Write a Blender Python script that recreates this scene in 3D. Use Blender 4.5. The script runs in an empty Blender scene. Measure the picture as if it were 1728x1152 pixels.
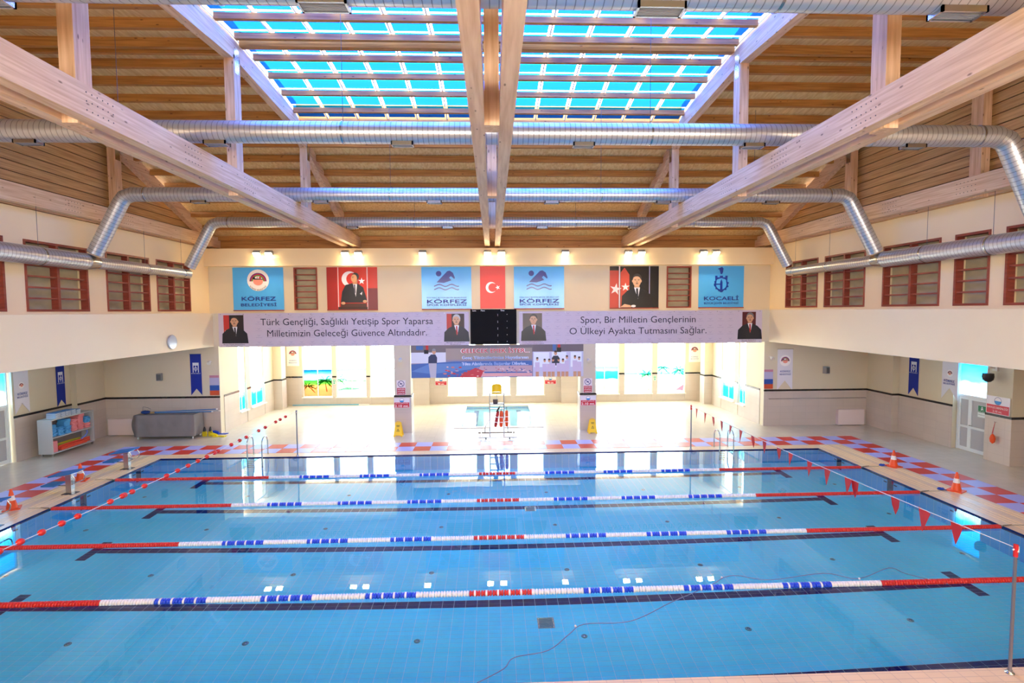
import bpy, math, random
from mathutils import Vector, Matrix
random.seed(7)
SC = bpy.context.scene
COL = SC.collection

# ------------------------------------------------------------------ camera
CAMP = Vector((-0.1146, 0.0, 5.4051))
YAW, PITCH, ROLL, FPX = 0.0361, 0.0578, 0.0063, 895.83
fw = Vector((math.sin(YAW) * math.cos(PITCH), math.cos(YAW) * math.cos(PITCH), -math.sin(PITCH)))
rt = Vector((math.cos(YAW), -math.sin(YAW), 0))
dn = fw.cross(rt)
rt, dn = math.cos(ROLL) * rt + math.sin(ROLL) * dn, -math.sin(ROLL) * rt + math.cos(ROLL) * dn
cam = bpy.data.objects.new('camera', bpy.data.cameras.new('camera'))
COL.objects.link(cam)
up = -dn
cam.matrix_world = Matrix(((rt.x, up.x, -fw.x, CAMP.x), (rt.y, up.y, -fw.y, CAMP.y), (rt.z, up.z, -fw.z, CAMP.z), (0, 0, 0, 1)))
cam.data.sensor_width = 36
cam.data.lens = FPX / 1728 * 36
cam.data.clip_start = .1
cam.data.clip_end = 300
SC.camera = cam
SC.view_settings.view_transform = 'Standard'
SC.view_settings.look = 'None'
SC.view_settings.gamma = 1
SC.view_settings.use_curve_mapping = False
SC.view_settings.exposure = 0.66
SC.cycles.max_bounces = 16
SC.cycles.diffuse_bounces = 8
SC.cycles.glossy_bounces = 4
SC.cycles.transmission_bounces = 12

# ------------------------------------------------------------------ sky
SKY = 9.5
w = bpy.data.worlds.new('sky')
SC.world = w
w.use_nodes = True
nt = w.node_tree
nt.nodes.clear()
o_ = nt.nodes.new('ShaderNodeOutputWorld')
bg = nt.nodes.new('ShaderNodeBackground')
tc = nt.nodes.new('ShaderNodeTexCoord')
sp = nt.nodes.new('ShaderNodeSeparateXYZ')
cr = nt.nodes.new('ShaderNodeValToRGB')
cr.color_ramp.elements[0].position = 0.0
cr.color_ramp.elements[0].color = (1, 0.98, 0.95, 1)
cr.color_ramp.elements[1].position = 0.9
cr.color_ramp.elements[1].color = (0.62, 0.80, 1, 1)
nt.links.new(tc.outputs['Generated'], sp.inputs[0])
nt.links.new(sp.outputs[2], cr.inputs[0])
nt.links.new(cr.outputs[0], bg.inputs[0])
bg.inputs[1].default_value = SKY
nt.links.new(bg.outputs[0], o_.inputs[0])


def portal(loc, rot, sx, sy):
    """guides the sky light through an opening; gives off no light of its own"""
    l = bpy.data.lights.new('sky_portal', 'AREA')
    l.shape = 'RECTANGLE'
    l.size, l.size_y = sx, sy
    l.cycles.is_portal = True
    o = bpy.data.objects.new('sky_portal', l)
    o.location = loc
    o.rotation_euler = rot
    COL.objects.link(o)


portal((0, 15.3, 13.2), (0, 0, 0), 13.6, 9.4)
portal((0, 31.25, 2.3), (-math.pi / 2, 0, 0), 22.6, 4.2)
portal((-12.55, 27.2, 2.2), (0, -math.pi / 2, 0), 3.6, 3.4)
portal((12.75, 27.2, 2.2), (0, math.pi / 2, 0), 3.6, 3.4)
portal((0, -4.1, 6.6), (math.pi / 2, 0, 0), 24, 3.4)
LAMPX = [-11.28, -10.72, -7.13, -6.51, -3.45, -.33, .33, 3.43, 6.52, 7.16, 10.23, 10.85]
for x in LAMPX:
    l = bpy.data.lights.new('floodlight_beam', 'SPOT')
    l.energy = 19
    l.color = (1, .90, .74)
    l.spot_size = math.radians(150)
    l.spot_blend = .5
    l.shadow_soft_size = .08
    o = bpy.data.objects.new('floodlight_beam', l)
    o.location = (x, 25.70, 8.06)
    o.rotation_euler = (math.radians(-20), 0, 0)
    COL.objects.link(o)


# ------------------------------------------------------------------ materials
def lin(c):
    return tuple(((v / 255) / 12.92 if v / 255 <= .04045 else ((v / 255 + .055) / 1.055) ** 2.4) for v in c) + (1,)


MATS = {}


def mat(name, rgb, rough=.6, metal=0., noise=0., nscale=(1, 1, 1), rgb2=None, bump=0., spec=None, emit=0, coat=0, detail=3):
    if name in MATS:
        return MATS[name]
    m = bpy.data.materials.new(name)
    m.use_nodes = True
    n, L = m.node_tree.nodes, m.node_tree.links
    b = n['Principled BSDF']
    c = lin(rgb)
    b.inputs['Base Color'].default_value = c
    b.inputs['Roughness'].default_value = rough
    b.inputs['Metallic'].default_value = metal
    if spec is not None:
        b.inputs['Specular IOR Level'].default_value = spec
    if coat:
        b.inputs['Coat Weight'].default_value = coat
        b.inputs['Coat Roughness'].default_value = .08
    if emit:
        b.inputs['Emission Color'].default_value = c
        b.inputs['Emission Strength'].default_value = emit
    if noise or rgb2 or bump:
        tcx = n.new('ShaderNodeTexCoord')
        mp = n.new('ShaderNodeMapping')
        mp.inputs['Scale'].default_value = nscale
        nz = n.new('ShaderNodeTexNoise')
        nz.inputs['Scale'].default_value = 1
        nz.inputs['Detail'].default_value = detail
        L.new(tcx.outputs['Object'], mp.inputs[0])
        L.new(mp.outputs[0], nz.inputs[0])
        if noise or rgb2:
            r = n.new('ShaderNodeValToRGB')
            c2 = lin(rgb2) if rgb2 else tuple(v * (1 - noise) for v in c[:3]) + (1,)
            r.color_ramp.elements[0].position = .38
            r.color_ramp.elements[0].color = c2
            r.color_ramp.elements[1].position = .62
            r.color_ramp.elements[1].color = c
            L.new(nz.outputs[0], r.inputs[0])
            L.new(r.outputs[0], b.inputs['Base Color'])
        if bump:
            bp = n.new('ShaderNodeBump')
            bp.inputs['Strength'].default_value = bump
            bp.inputs['Distance'].default_value = .02
            L.new(nz.outputs[0], bp.inputs['Height'])
            L.new(bp.outputs[0], b.inputs['Normal'])
    MATS[name] = m
    return m


def wood(name, rgb, rgb2, axis, knots=True, lam=.12):
    """glulam: grain along the axis, laminations across z, knots"""
    m = bpy.data.materials.new(name)
    m.use_nodes = True
    n, L = m.node_tree.nodes, m.node_tree.links
    b = n['Principled BSDF']
    b.inputs['Roughness'].default_value = .55
    t = n.new('ShaderNodeTexCoord')
    mp = n.new('ShaderNodeMapping')
    s = [14, 14, 22]
    s['xyz'.index(axis)] = .9
    mp.inputs['Scale'].default_value = s
    nz = n.new('ShaderNodeTexNoise')
    nz.inputs['Scale'].default_value = 1
    nz.inputs['Detail'].default_value = 4
    r = n.new('ShaderNodeValToRGB')
    r.color_ramp.elements[0].position = .3
    r.color_ramp.elements[0].color = lin(rgb2)
    r.color_ramp.elements[1].position = .66
    r.color_ramp.elements[1].color = lin(rgb)
    L.new(t.outputs['Object'], mp.inputs[0])
    L.new(mp.outputs[0], nz.inputs[0])
    L.new(nz.outputs[0], r.inputs[0])
    out = r.outputs[0]
    if knots:
        mp2 = n.new('ShaderNodeMapping')
        s2 = [6, 6, 6]
        s2['xyz'.index(axis)] = 2.4
        mp2.inputs['Scale'].default_value = s2
        v = n.new('ShaderNodeTexVoronoi')
        v.inputs['Scale'].default_value = 1
        L.new(t.outputs['Object'], mp2.inputs[0])
        L.new(mp2.outputs[0], v.inputs[0])
        r2 = n.new('ShaderNodeValToRGB')
        r2.color_ramp.elements[0].position = .06
        r2.color_ramp.elements[0].color = (.22, .12, .06, 1)
        r2.color_ramp.elements[1].position = .13
        r2.color_ramp.elements[1].color = (1, 1, 1, 1)
        L.new(v.outputs['Distance'], r2.inputs[0])
        mx = n.new('ShaderNodeMix')
        mx.data_type = 'RGBA'
        mx.blend_type = 'MULTIPLY'
        mx.inputs[0].default_value = .8
        L.new(out, mx.inputs[6])
        L.new(r2.outputs[0], mx.inputs[7])
        out = mx.outputs[2]
    L.new(out, b.inputs['Base Color'])
    MATS[name] = m
    return m


WB = wood('glulam_y', (232, 200, 165), (205, 165, 128), 'y')
WZ = wood('glulam_z', (232, 196, 160), (200, 155, 115), 'z')
WX = wood('purlin_wood', (196, 138, 70), (158, 102, 42), 'x')
WD = wood('roof_planks', (240, 212, 150), (216, 178, 112), 'y', knots=False)
WG = wood('gable_boards', (218, 180, 126), (184, 142, 92), 'y', knots=False)

CREAM = mat('cream_paint', (246, 224, 182), .7, noise=.03, nscale=(.5, .5, .5))
CREAM2 = mat('pale_yellow_paint', (218, 206, 180), .7, noise=.03, nscale=(.5, .5, .5))
REDW = mat('red_stained_wood', (152, 66, 48), .45, noise=.25, nscale=(3, 3, 12))
STEEL = mat('steel', (190, 192, 195), .25, 1.)
DKSTEEL = mat('dark_steel', (95, 98, 110), .35, .9)
WHITE = mat('white_plastic', (236, 238, 240), .4)
GREYP = mat('grey_plastic', (150, 152, 155), .5)
BLACK = mat('black_plastic', (14, 14, 16), .45)
RED = mat('red_plastic', (214, 38, 26), .35)
REDCLOTH = mat('red_cloth', (205, 28, 34), .7)
ORANGE = mat('orange_plastic', (238, 84, 28), .45)
YELLOW = mat('yellow_plastic', (250, 205, 10), .4)
BLUE = mat('blue_plastic', (28, 70, 205), .35)
ROPEW = mat('white_float', (240, 234, 226), .4)
BLUEPAD = mat('blue_pad', (60, 130, 190), .55)
PVC = mat('white_window_frame', (226, 232, 234), .35)
NAVY = mat('navy_print', (16, 42, 140), .5)


def tile_mat(name, rgb, grout, sx, sz, rough, axisx='x', mort=.012, spec=None, bumpy=.3):
    m = bpy.data.materials.new(name)
    m.use_nodes = True
    n, L = m.node_tree.nodes, m.node_tree.links
    b = n['Principled BSDF']
    b.inputs['Roughness'].default_value = rough
    if spec is not None:
        b.inputs['Specular IOR Level'].default_value = spec
    t = n.new('ShaderNodeTexCoord')
    s = n.new('ShaderNodeSeparateXYZ')
    c = n.new('ShaderNodeCombineXYZ')
    L.new(t.outputs['Object'], s.inputs[0])
    L.new(s.outputs['xyz'.index(axisx[0])], c.inputs[0])
    L.new(s.outputs['xyz'.index(axisx[1]) if len(axisx) > 1 else 2], c.inputs[1])
    br = n.new('ShaderNodeTexBrick')
    br.offset = 0
    br.inputs['Scale'].default_value = 1
    br.inputs['Brick Width'].default_value = sx
    br.inputs['Row Height'].default_value = sz
    br.inputs['Mortar Size'].default_value = mort
    c1 = lin(rgb)
    br.inputs['Color1'].default_value = c1
    br.inputs['Color2'].default_value = tuple(v * .95 for v in c1[:3]) + (1,)
    br.inputs['Mortar'].default_value = lin(grout)
    L.new(c.outputs[0], br.inputs[0])
    nz = n.new('ShaderNodeTexNoise')
    nz.inputs['Scale'].default_value = 1.3
    mx = n.new('ShaderNodeMix')
    mx.data_type = 'RGBA'
    mx.blend_type = 'MULTIPLY'
    mx.inputs[0].default_value = .12
    L.new(t.outputs['Object'], nz.inputs[0])
    L.new(br.outputs[0], mx.inputs[6])
    L.new(nz.outputs[0], mx.inputs[7])
    L.new(mx.outputs[2], b.inputs['Base Color'])
    MATS[name] = m
    return m


FLOORM = tile_mat('deck_tiles', (218, 208, 192), (204, 194, 178), .33, .33, .24, 'xy', .006)
WTX = tile_mat('wall_tiles_x', (208, 194, 182), (196, 182, 170), .6, .3, .3, 'x', .006)
WTY = tile_mat('wall_tiles_y', (208, 194, 182), (196, 182, 170), .6, .3, .3, 'y', .006)
COPEM = tile_mat('coping_tiles', (250, 222, 184), (222, 196, 168), .25, .125, .3, 'xy', .006)
PWX = tile_mat('pool_wall_tiles_x', (84, 200, 250), (200, 230, 240), .25, .125, .3, 'x', .005)
PWY = tile_mat('pool_wall_tiles_y', (84, 200, 250), (200, 230, 240), .25, .125, .3, 'y', .005)
PTILE = mat('pool_tile_blue', (104, 240, 255), .25, noise=.06, nscale=(.6, .6, .6))
GROUT = mat('grout', (205, 232, 242), .6)
DTILE = mat('pool_tile_navy', (10, 26, 92), .25)
MOSRED = mat('checker_red', (218, 44, 28), .38)
MOSBLU = mat('checker_blue', (180, 184, 248), .38)
STRIP = mat('dark_stone_strip', (46, 36, 32), .25, noise=.5, nscale=(9, 9, 9))


def duct_mat():
    m = bpy.data.materials.new('galvanised_spiral_duct')
    m.use_nodes = True
    n, L = m.node_tree.nodes, m.node_tree.links
    b = n['Principled BSDF']
    b.inputs['Metallic'].default_value = .75
    b.inputs['Roughness'].default_value = .33
    t = n.new('ShaderNodeTexCoord')
    u = n.new('ShaderNodeSeparateXYZ')
    L.new(t.outputs['UV'], u.inputs[0])
    mt = n.new('ShaderNodeMath')
    mt.operation = 'FRACT'
    L.new(u.outputs[0], mt.inputs[0])
    r = n.new('ShaderNodeValToRGB')
    r.color_ramp.elements[0].position = 0
    r.color_ramp.elements[0].color = (.12, .12, .13, 1)
    r.color_ramp.elements[1].position = .16
    r.color_ramp.elements[1].color = (.60, .61, .63, 1)
    L.new(mt.outputs[0], r.inputs[0])
    L.new(r.outputs[0], b.inputs['Base Color'])
    bp = n.new('ShaderNodeBump')
    bp.inputs['Strength'].default_value = .5
    bp.inputs['Distance'].default_value = .01
    L.new(mt.outputs[0], bp.inputs['Height'])
    L.new(bp.outputs[0], b.inputs['Normal'])
    MATS['duct'] = m
    return m


DUCT = duct_mat()


def glass(name, col, gl=.08, trans=True, white=0):
    m = bpy.data.materials.new(name)
    m.use_nodes = True
    n, L = m.node_tree.nodes, m.node_tree.links
    n.remove(n['Principled BSDF'])
    tr = n.new('ShaderNodeBsdfTransparent')
    tr.inputs[0].default_value = col
    g = n.new('ShaderNodeBsdfGlossy')
    g.inputs['Roughness'].default_value = .05
    mx = n.new('ShaderNodeMixShader')
    mx.inputs[0].default_value = gl
    L.new(tr.outputs[0], mx.inputs[1])
    L.new(g.outputs[0], mx.inputs[2])
    L.new(mx.outputs[0], n['Material Output'].inputs[0])
    MATS[name] = m
    return m


def film(name, colours, scale=(.5, 1, 1), base=.25, axis=2, z0=0.4, z1=2.1, nz_amt=.12):
    """printed window film: translucent, a vertical picture (sand, sea, sky) of its own"""
    m = bpy.data.materials.new(name)
    m.use_nodes = True
    n, L = m.node_tree.nodes, m.node_tree.links
    n.remove(n['Principled BSDF'])
    t = n.new('ShaderNodeTexCoord')
    s = n.new('ShaderNodeSeparateXYZ')
    L.new(t.outputs['Object'], s.inputs[0])
    mr = n.new('ShaderNodeMapRange')
    mr.inputs[1].default_value = z0
    mr.inputs[2].default_value = z1
    L.new(s.outputs[2], mr.inputs[0])
    nz = n.new('ShaderNodeTexNoise')
    nz.inputs['Scale'].default_value = 1.6
    nz.inputs['Detail'].default_value = 5
    mp = n.new('ShaderNodeMapping')
    mp.inputs['Scale'].default_value = (1, 1, 3.2)
    L.new(t.outputs['Object'], mp.inputs[0])
    L.new(mp.outputs[0], nz.inputs[0])
    ma = n.new('ShaderNodeMath')
    ma.operation = 'MULTIPLY_ADD'
    ma.inputs[1].default_value = nz_amt
    L.new(nz.outputs[0], ma.inputs[0])
    L.new(mr.outputs[0], ma.inputs[2])
    r = n.new('ShaderNodeValToRGB')
    while len(r.color_ramp.elements) < len(colours):
        r.color_ramp.elements.new(.5)
    for e, (p, c) in zip(r.color_ramp.elements, colours):
        e.position = p
        e.color = lin(c)
    L.new(ma.outputs[0], r.inputs[0])
    tl = n.new('ShaderNodeBsdfTranslucent')
    tr = n.new('ShaderNodeBsdfTransparent')
    mx = n.new('ShaderNodeMixShader')
    mx.inputs[0].default_value = base
    L.new(r.outputs[0], tl.inputs[0])
    L.new(r.outputs[0], tr.inputs[0])
    L.new(tl.outputs[0], mx.inputs[1])
    L.new(tr.outputs[0], mx.inputs[2])
    L.new(mx.outputs[0], n['Material Output'].inputs[0])
    MATS[name] = m
    return m


CLEAR = glass('clear_glass', (.92, .97, .98, 1), .06)
CYAN = glass('cyan_skylight_glass', (.002, .17, .62, 1), .012)
CYAN2 = glass('cyan_skylight_glass_deep', (.003, .06, .60, 1), .012)
MILK = glass('white_skylight_edge', (.80, .86, .92, 1), .02)


def water_mat(nm='water', sc_=.55, st=.06, ro=0):
    m = bpy.data.materials.new(nm)
    m.use_nodes = True
    n, L = m.node_tree.nodes, m.node_tree.links
    n.remove(n['Principled BSDF'])
    g = n.new('ShaderNodeBsdfGlass')
    g.inputs['IOR'].default_value = 1.333
    g.inputs['Roughness'].default_value = ro
    g.inputs['Color'].default_value = (.93, .985, 1, 1)
    t = n.new('ShaderNodeTexCoord')
    nz = n.new('ShaderNodeTexNoise')
    nz.inputs['Scale'].default_value = sc_
    nz.inputs['Detail'].default_value = 2
    bp = n.new('ShaderNodeBump')
    bp.inputs['Strength'].default_value = st
    bp.inputs['Distance'].default_value = .05
    L.new(t.outputs['Object'], nz.inputs[0])
    L.new(nz.outputs[0], bp.inputs['Height'])
    L.new(bp.outputs[0], g.inputs['Normal'])
    L.new(g.outputs[0], n['Material Output'].inputs[0])
    MATS[nm] = m
    return m


WATER = water_mat()
WATER2 = water_mat('rippled_water', 1.6, .22, .02)

# ------------------------------------------------------------------ mesh helpers
ORG = {}


def org(o):
    return ORG.get(o.name, Vector((0, 0, 0))) if o else Vector((0, 0, 0))


class MB:
    def __init__(s):
        s.v, s.f, s.m, s.sm, s.uv = [], [], [], [], None

    def _add(s, vs, fs, mi=0, sm=False):
        k = len(s.v)
        s.v += [tuple(v) for v in vs]
        for f in fs:
            s.f.append([k + i for i in f])
            s.m.append(mi)
            s.sm.append(sm)
        return s

    def box(s, x0, x1, y0, y1, z0, z1, mi=0):
        vs = [(x, y, z) for z in (z0, z1) for y in (y0, y1) for x in (x0, x1)]
        return s._add(vs, [(0, 2, 3, 1), (4, 5, 7, 6), (0, 1, 5, 4), (2, 6, 7, 3), (0, 4, 6, 2), (1, 3, 7, 5)], mi)

    def bar(s, a, b, w_, h_, upv=(0, 0, 1), mi=0):
        a, b = Vector(a), Vector(b)
        d = (b - a).normalized()
        u = Vector(upv)
        r = d.cross(u)
        if r.length < 1e-4:
            r = Vector((1, 0, 0))
        r.normalize()
        u = r.cross(d)
        vs = []
        for p in (a, b):
            for sx, sz in ((-1, -1), (1, -1), (1, 1), (-1, 1)):
                vs.append(p + r * (sx * w_ / 2) + u * (sz * h_ / 2))
        return s._add(vs, [(0, 1, 2, 3), (7, 6, 5, 4), (0, 4, 5, 1), (1, 5, 6, 2), (2, 6, 7, 3), (3, 7, 4, 0)], mi)

    def tube(s, pts, r, n=10, caps=True, mi=0, sm=True, pitch=None):
        pts = [Vector(p) for p in pts]
        rs = r if isinstance(r, (list, tuple)) else [r] * len(pts)
        k = len(s.v)
        prev = None
        rings = []
        for i, p in enumerate(pts):
            d = (pts[min(i + 1, len(pts) - 1)] - pts[max(i - 1, 0)]).normalized()
            if prev is None:
                a = d.orthogonal().normalized()
            else:
                a = prev - d * prev.dot(d)
                a.normalize()
            prev = a
            b = d.cross(a)
            rings.append([p + (a * math.cos(2 * math.pi * j / n) + b * math.sin(2 * math.pi * j / n)) * rs[i] for j in range(n)])
        vs = [v for rg in rings for v in rg]
        fs = []
        for i in range(len(pts) - 1):
            for j in range(n):
                j2 = (j + 1) % n
                fs.append((i * n + j, i * n + j2, (i + 1) * n + j2, (i + 1) * n + j))
        s._add(vs, fs, mi, sm)
        if caps:
            s._add(rings[0], [tuple(range(n - 1, -1, -1))], mi)
            s._add(rings[-1], [tuple(range(n))], mi)
        return s

    def lathe(s, prof, c=(0, 0, 0), n=12, axis='z', mi=0, sm=True):
        """prof: (radius, height)"""
        c = Vector(c)
        vs = []
        for r, h in prof:
            for j in range(n):
                a = 2 * math.pi * j / n
                p = (r * math.cos(a), r * math.sin(a), h)
                if axis == 'x':
                    p = (p[2], p[0], p[1])
                if axis == 'y':
                    p = (p[1], p[2], p[0])
                vs.append(c + Vector(p))
        fs = []
        for i in range(len(prof) - 1):
            for j in range(n):
                j2 = (j + 1) % n
                fs.append((i * n + j, i * n + j2, (i + 1) * n + j2, (i + 1) * n + j))
        s._add(vs, fs, mi, sm)
        L_ = (len(prof) - 1) * n
        s._add(vs[:n], [tuple(range(n - 1, -1, -1))], mi)
        s._add(vs[L_:], [tuple(range(n))], mi)
        return s

    def prism(s, poly, axis, a, b, mi=0):
        """poly of 2d points in the plane across the axis, from a to b"""
        def P(p, h):
            return {'x': (h, p[0], p[1]), 'y': (p[0], h, p[1]), 'z': (p[0], p[1], h)}[axis]
        n = len(poly)
        vs = [P(p, a) for p in poly] + [P(p, b) for p in poly]
        fs = [tuple(range(n)), tuple(range(2 * n - 1, n - 1, -1))]
        fs += [(i, (i + 1) % n, n + (i + 1) % n, n + i) for i in range(n)]
        return s._add(vs, fs, mi)

    def sphere(s, c, r, n=10, m=6, mi=0, sc=(1, 1, 1)):
        c = Vector(c)
        prof = [(max(1e-3, r * math.sin(math.pi * i / m)), -r * math.cos(math.pi * i / m)) for i in range(m + 1)]
        k = len(s.v)
        s.lathe(prof, (0, 0, 0), n, 'z', mi)
        for i in range(k, len(s.v)):
            v = s.v[i]
            s.v[i] = (v[0] * sc[0] + c.x, v[1] * sc[1] + c.y, v[2] * sc[2] + c.z)
        return s

    def build(s, name, mats, parent=None, kind=None, label=None, cat=None, group=None, fixn=True):
        me = bpy.data.meshes.new(name)
        og = org(parent)
        me.from_pydata([(v[0] - og.x, v[1] - og.y, v[2] - og.z) for v in s.v], [], s.f)
        mats = mats if isinstance(mats, (list, tuple)) else [mats]
        for m in mats:
            me.materials.append(m)
        me.polygons.foreach_set('material_index', s.m)
        me.polygons.foreach_set('use_smooth', s.sm)
        if fixn:
            import bmesh
            bm = bmesh.new()
            bm.from_mesh(me)
            bmesh.ops.recalc_face_normals(bm, faces=bm.faces)
            bm.to_mesh(me)
            bm.free()
        me.update()
        o = bpy.data.objects.new(name, me)
        COL.objects.link(o)
        if parent:
            o.parent = parent
            ORG[o.name] = og
        tag(o, label, cat, group, kind)
        return o


def tag(o, label=None, cat=None, group=None, kind=None):
    if label:
        o['label'] = label
    if cat:
        o['category'] = cat
    if group:
        o['group'] = group
    if kind:
        o['kind'] = kind
    return o


def thing(name, loc, label=None, cat=None, group=None, kind=None):
    o = bpy.data.objects.new(name, None)
    o.location = loc
    o.empty_display_size = .1
    COL.objects.link(o)
    ORG[o.name] = Vector(loc)
    return tag(o, label, cat, group, kind)


def struct(name, mb, m, parent=None):
    return mb.build(name, m, parent, kind=None if parent else 'structure')


def copy_to(src, parent, loc=None, rot=None):
    c = src.copy()
    COL.objects.link(c)
    c.parent = parent
    if loc is not None:
        c.location = loc
    if rot is not None:
        c.rotation_euler = rot
    return c


def dup(root, loc, rotz=None, label=None, group=None):
    r = root.copy()
    COL.objects.link(r)
    r.location = loc
    if rotz is not None:
        r.rotation_euler = (0, 0, rotz)
    if label:
        r['label'] = label
    if group:
        r['group'] = group
    for ch in list(root.children):
        c = ch.copy()
        COL.objects.link(c)
        c.parent = r
        for g in list(ch.children):
            d = g.copy()
            COL.objects.link(d)
            d.parent = c
    return r


class Frame:
    """a flat printed face: origin, right, up, normal"""
    def __init__(s, o, r, u=(0, 0, 1)):
        s.o, s.r, s.u = Vector(o), Vector(r).normalized(), Vector(u).normalized()
        s.n = s.r.cross(s.u)

    def P(s, a, b, d=0):
        return s.o + s.r * a + s.u * b + s.n * d


def FY(x, y, z):      # faces the camera side (-y)
    return Frame((x, y, z), (1, 0, 0))


def FXL(x, y, z):     # on the left wall, faces +x
    return Frame((x, y, z), (0, 1, 0))


def FXR(x, y, z):     # on the right wall, faces -x
    return Frame((x, y, z), (0, -1, 0))


def ell(cx, cy, rx, ry=None, a0=0, a1=360, n=24):
    ry = rx if ry is None else ry
    return [(cx + rx * math.cos(math.radians(a0 + (a1 - a0) * i / n)), cy + ry * math.sin(math.radians(a0 + (a1 - a0) * i / n))) for i in range(n + (0 if a1 - a0 == 360 else 1))]


def rect(a, b, c, d):
    return [(a, c), (b, c), (b, d), (a, d)]


def star(cx, cy, r, rot=0, k=.382):
    return [(cx + (r if i % 2 == 0 else r * k) * math.cos(math.radians(rot + 36 * i)), cy + (r if i % 2 == 0 else r * k) * math.sin(math.radians(rot + 36 * i))) for i in range(10)]


def ring(cx, cy, r0, r1, a0, a1, n=20):
    return ell(cx, cy, r1, None, a0, a1, n) + ell(cx, cy, r0, None, a1, a0, n)


def picture(name, fr, layers, parent, d0=.004, step=.0022, rough=.45):
    """flat print: coloured shapes in one thin sheet; layers=[(rgb, pts)]"""
    mb = MB()
    mats, idx = [], {}
    for i, (c, pts) in enumerate(layers):
        if c not in idx:
            idx[c] = len(mats)
            mats.append(mat('print_%d_%d_%d' % c, c, rough))
        mb._add([fr.P(a, b, d0 + i * step) for a, b in pts], [tuple(range(len(pts)))], idx[c])
    return mb.build(name, mats, parent, fixn=False)


def text(s, fr, a, b, size, m, parent, width=None, align='CENTER', bold=0, d=.03, name='lettering', sp_=1.0, arc=None):
    cu = bpy.data.curves.new('t', 'FONT')
    cu.body = s
    cu.size = size
    cu.align_x = align
    cu.space_character = sp_
    cu.resolution_u = 3
    ob = bpy.data.objects.new('t', cu)
    me = bpy.data.meshes.new_from_object(ob)
    bpy.data.objects.remove(ob)
    me.name = name
    k = 1
    if len(me.vertices) == 0:
        return
    xs = [v.co.x for v in me.vertices]
    if width:
        k = width / (max(xs) - min(xs))
    og = org(parent)
    for v in me.vertices:
        x, y = v.co.x * k, v.co.y
        if arc:      # (radius, centre angle): letters along the underside of a circle
            th = math.radians(-90) + x / arc
            x, y = (arc - y) * math.cos(th), (arc - y) * math.sin(th)
        v.co = fr.P(a + x, b + y, d) - og
    if bold:
        vs = [v.co.copy() for v in me.vertices]
        fs = [list(p.vertices) for p in me.polygons]
        nv, nf, lift = [], [], 0
        e = abs(bold) * size * .7
        for dx, dy in ((0, 0), (e, 0), (-e, 0), (0, e), (0, -e), (e * .7, e * .7), (-e * .7, -e * .7), (e * .7, -e * .7), (-e * .7, e * .7)):
            kk = len(nv)
            lift += .0004
            nv += [v + fr.r * dx + fr.u * dy + fr.n * lift for v in vs]
            nf += [[kk + i for i in f] for f in fs]
        me = bpy.data.meshes.new(name)
        me.from_pydata([tuple(v) for v in nv], [], nf)
    me.materials.append(m)
    o = bpy.data.objects.new(name, me)
    COL.objects.link(o)
    o.parent = parent
    ORG[o.name] = og
    return o


# ================================================================== POOL
PY0, PY1, PD = 7.42, 19.92, 1.86
basin = MB()
basin.box(-12.8, 12.8, PY0 - .3, PY1 + .3, -PD - .2, -PD)
pool_floor = struct('pool_floor', basin, GROUT)
# floor tiles 25 x 12.5 cm
tm = MB().box(-.121, .121, -.0585, .0585, 0, .004)
tile0 = tm.build('tile', PTILE, pool_floor)
tile0.location = (-4 + .125, 8.92 + .0625, -PD)
dark0 = MB().box(-.121, .121, -.0585, .0585, 0, .006).build('tile', DTILE)
LANES = [PY0 + 1.25 + 2.5 * i for i in range(5)]
JY0 = PY0


def is_dark(x, y):
    for ly in LANES:
        if abs(y - ly) < .125 and abs(x) < 10.5:
            return ly
        if abs(y - ly) < .5 and 10.25 < abs(x) < 10.5:
            return ly
    return None


near, rest = [], MB()
darks = {ly: [] for ly in LANES}
for j in range(100):
    y = PY0 + .0625 + .125 * j
    for i in range(100):
        x = -12.5 + .125 + .25 * i
        ld = is_dark(x, y)
        if ld:
            darks[ld].append((x, y))
        elif 8.9 < y < 10.1 and abs(x) < 3.9 and len(near) < 298:
            near.append((x, y))
        else:
            rest.v += [(x + a, y + b, z) for z in (-PD, -PD + .004) for a, b in ((-.121, -.0585), (.121, -.0585), (.121, .0585), (-.121, .0585))]
            k = len(rest.v) - 8
            for f in ((4, 5, 6, 7), (0, 1, 5, 4), (1, 2, 6, 5), (2, 3, 7, 6), (3, 0, 4, 7)):
                rest.f.append([k + q for q in f])
                rest.m.append(0)
                rest.sm.append(False)
tile0.location = (near[0][0], near[0][1], -PD)
for x, y in near[1:]:
    copy_to(tile0, pool_floor, (x, y, -PD))
rest.build('tile_field', PTILE, pool_floor, kind='stuff', fixn=False)
first = True
for li, ly in enumerate(LANES):
    if li == 1:
        line = thing('lane_line', (0, ly, -PD))
        line.parent = pool_floor
        for x, y in darks[ly]:
            if first:
                dark0.parent = line
                dark0.location = (x, y - ly, 0)
                first = False
            else:
                copy_to(dark0, line, (x, y - ly, 0))
    else:
        mb = MB()
        for x, y in darks[ly]:
            mb.box(x - .121, x + .121, y - .0585, y + .0585, -PD, -PD + .006)
        mb.build('lane_line', DTILE, pool_floor, fixn=False)
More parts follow.
